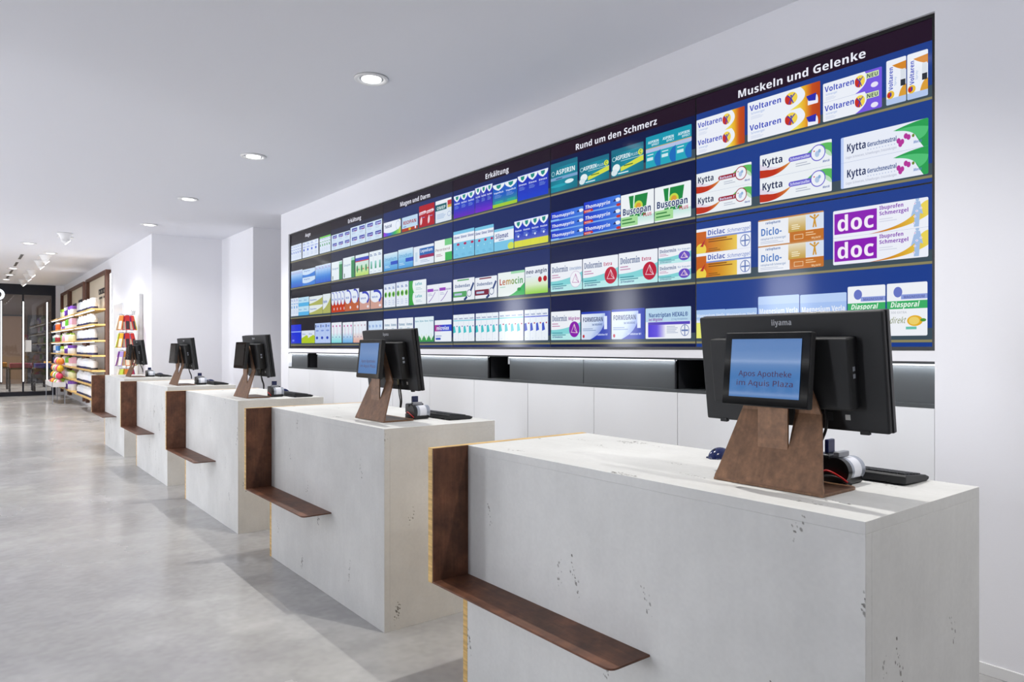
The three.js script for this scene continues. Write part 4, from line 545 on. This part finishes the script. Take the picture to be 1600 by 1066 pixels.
// ---------------------------------------------------------------- product shelves on the far wall
const XP = 2.3, XS = 2.06;                       // posts stand proud of the wall, shelves proud of the posts
const LEVELS = [0.36, 0.65, 0.94, 1.245, 1.55, 1.875, 2.19];
const BAYS = [[16.4, 19.35, 2.98], [19.78, 22.72, 2.98], [22.86, 24.72, 2.98]];
const bayName = ['nearest shelf bay', 'middle shelf bay', 'farthest shelf bay'], levelName = ['lowest', 'second lowest', 'third lowest', 'middle', 'third highest', 'second highest', 'topmost'];
const headMap = canvas(512, 256, (c, w, h) => { rect(c, 0, 0, w, h, '#d9cdb8'); rect(c, w * .6, h * .45, w * .3, h * .12, '#1c1c1e'); rect(c, w * .6, h * .62, w * .12, h * .04, '#1c1c1e'); rect(c, w * .75, h * .61, w * .14, h * .04, '#1c1c1e'); });
const signMats = [[['#1c1c20', .52, .36, .44, .16], ['#1c1c20', .54, .6, .18, .06], ['#1c1c20', .76, .6, .2, .06]], [['#20283c', .06, .5, .3, .2], ['#20283c', .5, .44, .34, .2]], [['#26407a', .4, .46, .4, .22]]].map((list) => new THREE.MeshStandardMaterial({ roughness: 0.85, map: canvas(256, 128, (c, w, h) => { rect(c, 0, 0, w, h, '#d9cdb8'); for (const [f, x, y, a, b] of list) { rect(c, w * x, h * y, w * a, h * b, f); for (let k = 0; k < 4; k++) rect(c, w * (x + a * (.1 + k * .24)), h * (y + b * .3), w * a * .05, h * b * .5, '#d9cdb8'); } }) }));
BAYS.forEach(([a, b, top], i) => {
  const cd = (a + b) / 2, o = thing('shelf_unit', `walnut framed wall shelving with beige header board, the ${bayName[i]}`, 'shelf', [XP, 0, cd]);
  const l = (b - a) / 2, f = 0.14;
  part('post', bx(0, 0.1, 0.1, top, -l, -l + f, 0.003), M.walnut, o); part('post', bx(0, 0.1, 0.1, top, l - f, l, 0.003), M.walnut, o);
  part('top_rail', bx(0, 0.1, top - 0.06, top, -l + f, l - f), M.walnut, o);
  part('back_board', bx(0.07, 0.098, 0.1, 2.2, -l + f, l - f), M.white, o);
  const hb = new THREE.PlaneGeometry((l - f) * 2, top - 0.06 - 2.2); hb.rotateY(-Math.PI / 2); hb.translate(0.069, (top - 0.06 + 2.2) / 2, 0);
  part('header_board', bx(0.07, 0.098, 2.2, top - 0.06, -l + f, l - f), M.beige, o); part('header_print', hb, signMats[i], o, 'dark lettering on beige board');
  for (const y of LEVELS) {
    const s = part('shelf_board', bx(XS - XP, 0.068, y - 0.035, y, -l + 0.01, l - 0.01, 0.003), M.oak, o);
    if (y > 1.5) { part('led_line', bx(XS - XP + 0.015, XS - XP + 0.05, y - 0.047, y - 0.0355, -l + 0.03, l - 0.03), M.ledSoft, s, 'white LED line under the shelf'); }
  }
});
// LED uprights beside and between the bays
[[16.18, 16.33, 'beside the nearest shelf bay'], [19.48, 19.64, 'between the nearest and middle shelf bays']].forEach(([a, b, w]) => {
  const o = thing('led_upright', `tall white LED light strip ${w}`, 'light strip', [XSH, 0, (a + b) / 2]);
  part('channel', bx(-0.03, -0.001, 0.2, 2.9, -0.075, 0.075), M.lampWhite, o); part('diffuser', bx(-0.036, -0.0305, 0.22, 2.88, -0.06, 0.06), M.led, o);
  rectLight(0xffffff, 5, 0.12, 2.6, [XSH - 0.04, 1.55, (a + b) / 2], [XSH - 2, 1.55, (a + b) / 2]);
});
// goods on the shelves
const g_bottle = new THREE.LatheGeometry([[0, 0], [0.5, 0], [0.5, 0.7], [0.42, 0.78], [0.2, 0.82], [0.2, 0.86]].map((p) => new THREE.Vector2(...p)), 12), g_cap = new THREE.CylinderGeometry(0.23, 0.23, 0.16, 10).translate(0, 0.92, 0);
const g_jar = new THREE.LatheGeometry([[0, 0], [0.5, 0], [0.5, 0.62], [0.46, 0.66]].map((p) => new THREE.Vector2(...p)), 12), g_lid = new THREE.CylinderGeometry(0.52, 0.52, 0.34, 12).translate(0, 0.83, 0);
const g_carton = new RoundedBoxGeometry(1, 1, 1, 1, 0.02).translate(0, 0.5, 0), g_band = new THREE.BoxGeometry(1.02, 0.3, 1.02).translate(0, 0.18, 0);
const gm = new Map(), gcol = (c) => { if (!gm.has(c)) gm.set(c, std(c, 0.45)); return gm.get(c); };
const palettes = [
  [[0xf2f2f4, 0x2a2a5a, 'white'], [0xf0f0f0, 0x33333c, 'white'], [0xe8ecf2, 0x26264e, 'white']],
  [[0xf2f2f2, 0x7a4ab0, 'white'], [0x6a3aa8, 0xf0f0f0, 'purple'], [0xeef0c0, 0x9ac03a, 'pale yellow'], [0xf0f4f6, 0x88b048, 'white'], [0xe8b4c8, 0xf4f4f4, 'pink'], [0x66c02a, 0xf0f0f0, 'green']],
  [[0x2f86d8, 0xf0f4ff, 'blue'], [0xe8eef6, 0x3a6ab8, 'white'], [0xb03a48, 0xf0e8e0, 'red'], [0x58b890, 0xf0f4f0, 'mint'], [0xe06a30, 0xf4f0e8, 'orange'], [0x3a4a7a, 0xd8e0f0, 'navy']],
];
const kinds = ['bottle', 'jar', 'carton'];
const g_slim = new THREE.LatheGeometry([[0, 0], [0.5, 0], [0.5, 0.76], [0.4, 0.82], [0.4, 0.98], [0.36, 1], [0, 1]].map((p) => new THREE.Vector2(...p)), 12), g_base = new THREE.CylinderGeometry(0.515, 0.515, 0.22, 12).translate(0, 0.111, 0);
const nth = [...words, 'twelfth'];
BAYS.forEach(([a, b], i) => LEVELS.forEach((y, j) => {
  if (i === 2 && j === 6) return;
  const n = i === 0 ? 11 : i === 1 ? 10 : 6, kind = i === 0 ? 'bottle' : kinds[(i + j * 2) % 3], h = rr(0.17, 0.22);
  for (let k = 0; k < n; k++) {
    const pal = palettes[i][(Math.floor(k / 3) + j * 2) % palettes[i].length];
    const pitch = (b - a - 0.5) / n, d = a + 0.25 + pitch * (k + 0.5), hh = Math.min(0.235, h * rr(0.9, 1.12)), w = Math.min(pitch * (i ? 0.86 : 0.66), kind === 'jar' ? 0.15 : kind === 'bottle' ? 0.13 : 0.2);
    const o = thing(kind === 'carton' ? 'product_carton' : kind === 'jar' ? 'cosmetic_jar' : 'lotion_bottle', `${pal[2]} ${kind}, ${nth[k]} from the near end of the ${levelName[j]} board, ${bayName[i]}`, kind, [XS + 0.09, y + 0.0005, d], `goods on the ${levelName[j]} board of the ${bayName[i]}`);
    o.scale.set(kind === 'carton' ? 0.1 : w, hh, w);
    if (kind === 'carton') { part('box', g_carton, gcol(pal[0]), o); part('printed_band', g_band, gcol(pal[1]), o); }
    else if (i === 0) { part('body', g_slim, gcol(pal[0]), o); part('base_band', g_base, gcol(pal[1]), o); }
    else { part('body', kind === 'jar' ? g_jar : g_bottle, gcol(pal[0]), o); part('lid', kind === 'jar' ? g_lid : g_cap, gcol(pal[1]), o); }
  }
}));
// soft bright bags spilling from a wire basket on the middle bay
const bagGeo = (() => { const g = new THREE.SphereGeometry(0.5, 12, 10); const p = g.attributes.position; for (let k = 0; k < p.count; k++) { const yy = p.getY(k); p.setXYZ(k, p.getX(k) * (0.75 - yy * 0.4), yy, p.getZ(k) * 0.62); } g.computeVertexNormals(); return g; })();
const bagCol = [[0xf0b8c8, 'pale pink'], [0xe8486a, 'bright pink'], [0xf2c62a, 'yellow'], [0xe8802a, 'orange'], [0xf4f0ea, 'white'], [0x8ac43a, 'green']];
{
  const b = thing('wire_basket', 'pale wire basket fixed in front of the middle shelf bay', 'basket', [XS - 0.14, 0.42, 21.6]);
  part('floor_panel', bx(-0.16, 0.12, 0, 0.01, -0.9, 0.9), M.lampWhite, b);
  for (const x of [-0.15, 0.1]) for (const z of [-0.88, 0.88]) part('leg', bx(x - 0.008, x + 0.008, -0.42, 0, z - 0.008, z + 0.008), M.silver, b);
  part('rim', [bx(-0.165, -0.155, 0.01, 0.12, -0.9, 0.9), bx(-0.165, 0.12, 0.01, 0.12, -0.9, -0.89), bx(-0.165, 0.12, 0.01, 0.12, 0.89, 0.9)], M.lampWhite, b);
  for (let k = 0; k < 22; k++) {
    const row = Math.floor(k / 6), c = bagCol[(k * 5 + row) % 6], s = rr(0.165, 0.178);
    const o = thing('plush_bag', `${c[1]} soft bag in the ${['bottom', 'second', 'third', 'top'][row]} layer of the heap on the wire basket`, 'bag', [XS - 0.15 + row * 0.015, 0.431 + row * 0.18, 20.86 + (k % 6) * 0.29 + rr(-.03, .03)], 'heap of soft bags in the basket');
    const m = part('pouch', bagGeo, gcol(c[0]), o); m.scale.set(s * 1.1, s, s * 1.9); m.position.y = s / 2; m.rotation.y = rr(-0.5, 0.5);
    part('tie', new THREE.TorusGeometry(0.02, 0.006, 6, 12).rotateX(Math.PI / 2).translate(0, s * 0.93, 0), gcol(0xf0f0f0), o);
  }
}

// ---------------------------------------------------------------- sweets display on the pillar side of the far wall
{
  const o = thing('display_panel', 'tall white display panel with small dark lettering behind the hanging sweets', 'display panel', [XSH - 0.06, 0, 13.68]);
  part('board', bx(0, 0.055, 0.2, 2.3, -0.5, 0.5, 0.006), std(0xdcdcda, 0.5), o);
  const m = new THREE.MeshStandardMaterial({ roughness: 0.6, map: canvas(256, 128, (c, w, h) => { rect(c, 0, 0, w, h, '#dcdcda'); fit(c, 'Zucker', w * .1, h * .7, w * .8, h * .6, { color: '#2c323c' }); }) });
  const g = new THREE.PlaneGeometry(0.46, 0.2); g.rotateY(-Math.PI / 2); g.translate(-0.001, 2.0, 0.0);
  part('header_print', g, m, o, 'dark lettering');
  const rk = thing('sweets_rack', 'wire rack carrying tiers of hanging sweet bags', 'rack', [2.15, 0, 13.2]);
  part('pole', new THREE.CylinderGeometry(0.016, 0.016, 1.95, 12).translate(0, 0.975, 0), M.lampWhite, rk);
  part('foot', new THREE.CylinderGeometry(0.14, 0.15, 0.03, 24).translate(0, 0.015, 0), M.lampWhite, rk);
  const tiers = [1.93, 1.64, 1.34, 1.05];
  tiers.forEach((y) => { for (let k = 0; k < 8; k++) part('hook', tube([[0, y, 0], [Math.cos(k * Math.PI / 4) * 0.1, y + 0.012, Math.sin(k * Math.PI / 4) * 0.1]], 0.004, 4, 5), M.silver, rk); });
  const pc = { g: [0xf0b21e, 'golden'], c: [0xf4ecd8, 'cream'], o: [0xe8822a, 'orange'], r: [0xcc1c1c, 'red'], b: [0xe03028, 'bright red'], y: [0xf2cc3a, 'yellow'], l: [0xc4d23a, 'lime'], p: [0x7a2a9a, 'purple'], k: [0xb8284a, 'crimson'], v: [0xb49ad8, 'lilac'] };
  const pouch = bx(-0.009, 0.009, -0.25, -0.005, -0.034, 0.034, 0.007), strip = bx(-0.0105, 0.0105, -0.24, -0.1, -0.026, 0.026, 0.004);
  ['lpkgcorb', 'kvpylgrb', 'lygcpvok', 'pygvclok'].forEach((row, t) => [...row].forEach((q, k) => {
    const a = k * Math.PI / 4, c = pc[q];
    const b = thing('sweets_bag', `${c[1]} sweets bag hanging on the ${['top', 'second', 'third', 'lowest'][t]} tier of the wire rack`, 'bag', [2.15 + Math.cos(a) * 0.1, tiers[t], 13.2 + Math.sin(a) * 0.1], 'sweets bags on the wire rack');
    b.rotation.set(0, a, 0.22); part('pouch', pouch, gcol(c[0]), b); part('printed_label', strip, gcol(q === 'r' || q === 'b' ? 0x3a2a30 : 0xf4ead2), b);
  }));
}

// ---------------------------------------------------------------- shop front at the far end, mall beyond
{
  const X0 = XL, X1 = 2.19;
  const f = part('window_1', [bx(X0, X1, 2.92, CEIL, DFRONT, DFRONT + 0.14), bx(X0, X1, 0, 0.12, DFRONT, DFRONT + 0.12), bx(X1 - 0.1, X1, 0.12, 2.92, DFRONT, DFRONT + 0.12)], M.darkMetal, scene);
  f.userData = { kind: 'structure', label: 'dark framed glass shop front at the far end', category: 'shop front' };
  const xs = [X1 - 0.1, 1.4, 0.3, -1.2, -2.7, -4.2];
  for (let k = 0; k < xs.length - 1; k++) part('pane', bx(xs[k + 1] + 0.02, xs[k] - 0.02, 0.12, 2.92, DFRONT + 0.05, DFRONT + 0.058), M.glass, f);
  for (const x of xs.slice(1)) part('mullion', bx(x - 0.02, x + 0.02, 0.12, 2.92, DFRONT + 0.03, DFRONT + 0.1), M.darkMetal, f);
  struct('trim_front', bx(X1, XSH, 0, CEIL, DFRONT - 0.02, DFRONT + 0.2), M.wall, 'white return wall beside the shop front', 'trim');
  [[1.977, 'beside the shelves'], [1.4, 'in the middle of the view'], [0.885, 'near the picture edge']].forEach(([x, w]) => {
    const o = thing('front_light_strip', `upright white light strip on the shop front ${w}`, 'light strip', [x, 0, DFRONT - 0.03]);
    part('channel', bx(-0.03, 0.03, 0.4, 2.74, 0, 0.03), M.darkMetal, o); part('diffuser', bx(-0.014, 0.014, 0.42, 2.72, -0.006, -0.0005), M.led, o);
  });
  const n = thing('paper_notice', 'white paper notice stuck on the far shop front glass', 'notice', [1.5, 1.27, DFRONT + 0.042]); part('sheet', bx(-0.1, 0.1, 0, 0.34, -0.002, 0), gcol(0xf0f0f0), n);
  const s = thing('round_sign', 'glowing white ring sign on the dark header of the shop front', 'sign', [0.80, 2.9, DFRONT - 0.05]);
  part('ring', new THREE.TorusGeometry(0.13, 0.035, 10, 36), glow(0xf4fbff, 1.6), s);
  // mall
  struct('wall_mall', [bx(XL - 0.2, 6.4, 0, 4.2, DFRONT + 8.6, DFRONT + 9), bx(XL - 0.4, XL - 0.2, 0, 4.2, DFRONT + 0.2, DFRONT + 9), bx(6.4, 6.6, 0, 4.2, DFRONT, DFRONT + 9), bx(XL - 0.2, 6.6, 4.2, 4.4, DFRONT, DFRONT + 9), bx(XL - 0.2, 6.6, CEIL, 4.2, DFRONT + 0.14, DFRONT + 0.3), bx(2.3, 6.4, 0, CEIL, DFRONT + 0.2, DFRONT + 0.3)], std(0x55463e, 0.7), 'brown walls of the mall passage beyond the glass', 'wall');
  const brown = std(0x7a6354, 0.6), dark = std(0x1d1c22, 0.5);
  for (const [k, x] of [1.55, 2.35, 0.6, -0.6, -2.2].entries()) { const o = thing('mall_column_panel', `dim brown wall panel in the mall, ${words[k]} of five`, 'panel', [x, 0, DFRONT + 8.5], 'wall panels in the mall'); part('panel', bx(-0.33, 0.33, 0, 2.6, 0, 0.06), k % 2 ? dark : brown, o); part('top_trim', bx(-0.33, 0.33, 2.6, 2.66, -0.02, 0.06), dark, o); }
  [[2.1, 0x2a3f9a], [1.5, 0x9a3050], [3.0, 0x3a6a3a], [0.9, 0xb87a30], [2.6, 0xd8a040], [3.6, 0x5a3a80]].forEach(([x, col], k) => { const o = thing('mall_display_table', `low dark table with coloured goods behind the glass, ${words[k]} of six`, 'table', [x, 0, DFRONT + 2.0 + k * 0.8], 'tables in the mall'); part('top', bx(-0.35, 0.35, 0.7, 0.74, -0.25, 0.25), dark, o); for (const u of [-0.3, 0.3]) for (const v of [-0.2, 0.2]) part('leg', bx(u - 0.02, u + 0.02, 0, 0.7, v - 0.02, v + 0.02), dark, o); part('goods_tray', bx(-0.3, 0.3, 0.741, 0.9, -0.2, 0.2, 0.03), gcol(col), o); });
  for (const [k, x] of [-3, 0, 3].entries()) {
    const o = thing('mall_lamp', `flat ceiling lamp of the mall, ${words[k]} of three`, 'lamp', [x, 4.2, DFRONT + 4.5], 'ceiling lamps in the mall'); part('frame', bx(-0.42, 0.42, -0.05, -0.001, -0.42, 0.42), M.lampWhite, o); part('diffuser', bx(-0.38, 0.38, -0.058, -0.0505, -0.38, 0.38), glow(WARM, 4), o);
    rectLight(WARM, 70, 0.76, 0.76, [x, 4.13, DFRONT + 4.5], [x, 0, DFRONT + 4.5]);
  }
}

// ---------------------------------------------------------------- skincare gondola across the aisle (mirrored in the tills' screens)
{
  const o = thing('skincare_shelf', 'white skincare shelf with blue lettering across the aisle', 'shelf', [-2.2, 0, 3.6]);
  const l = 0.72;
  part('back_panel', bx(-0.05, 0, 0, 2.03, -l, l), M.cubby, o); part('header', bx(-0.05, 0.02, 2.04, 2.5, -l, l, 0.004), std(0xdfe2e6, 0.5), o);
  const g = new THREE.PlaneGeometry(2 * l - 0.1, 0.42); g.rotateY(Math.PI / 2); g.translate(0.0212, 2.26, 0);
  part('header_print', g, new THREE.MeshStandardMaterial({ roughness: 0.5, map: canvas(1024, 192, (c, w, h) => { rect(c, 0, 0, w, h, '#dfe2e6'); fit(c, 'LA ROCHE-POSAY', w * .08, h * .48, w * .84, h * .34, { color: '#101216', bold: false }); fit(c, 'LABORATOIRE DERMATOLOGIQUE', w * .14, h * .72, w * .72, h * .17, { color: '#2f6ab0' }); }) }), o, 'dark and blue lettering');
  for (const y of [0.4, 0.85, 1.3, 1.74, 2.03]) { part('shelf_board', bx(0, 0.36, y - 0.03, y, -l, l, 0.003), M.white, o); part('led_line', bx(0.361, 0.366, y - 0.022, y - 0.008, -l, l), M.led, o, 'white LED line on the shelf edge'); }
  part('upright', bx(-0.05, 0.36, 0, 2.03, -l - 0.03, -l), M.oak, o); part('upright', bx(-0.05, 0.36, 0, 2.03, l, l + 0.03), M.oak, o);
  rectLight(0xffffff, 3, 2 * l, 0.02, [-1.9, 1.99, 3.6], [-2.1, 1.2, 3.6]);
  for (let k = 0; k < 9; k++) { const p = thing('skincare_bottle', `white skincare bottle on the shelf across the aisle, ${words[k]} from its near end`, 'bottle', [-2.0, 1.7405, 2.98 + k * 0.155], 'skincare bottles across the aisle'); p.scale.set(0.07, 0.17, 0.07); part('body', g_bottle, gcol(0xf0f3f8), p); part('lid', g_cap, gcol(0x4a9ad0), p); }
}
// unseen wall bays on the customer side: added fill light panel beside open boards
for (let k = 0; k < 4; k++) {
  const d = 3.2 + k * 4.1, o = thing('fill_light_bay', `pale wall bay with added fill light panel on the customer side, ${words[k]} of four`, 'shelf', [XL, 0, d], 'wall bays on the customer side');
  part('board', bx(0.001, 0.06, 0.1, 2.9, 0.55, 2.9), M.beige, o); part('panel_frame', bx(0.001, 0.05, 0.1, 2.9, -0.48, 0.48), M.lampWhite, o); part('fill_panel', bx(0.0505, 0.06, 0.2, 2.8, -0.4, 0.4), M.ledSoft, o, 'added glowing white fill panel');
  for (const y of [0.5, 0.95, 1.4, 1.85]) part('shelf_board', bx(0.06, 0.36, y - 0.03, y, 0.55, 2.9), M.oak, o);
  rectLight(FILL, POWER.bay, 0.8, 2.6, [XL + 0.07, 1.5, d], [XL + 2, 1.5, d]);
}
renderer.render(scene, camera);
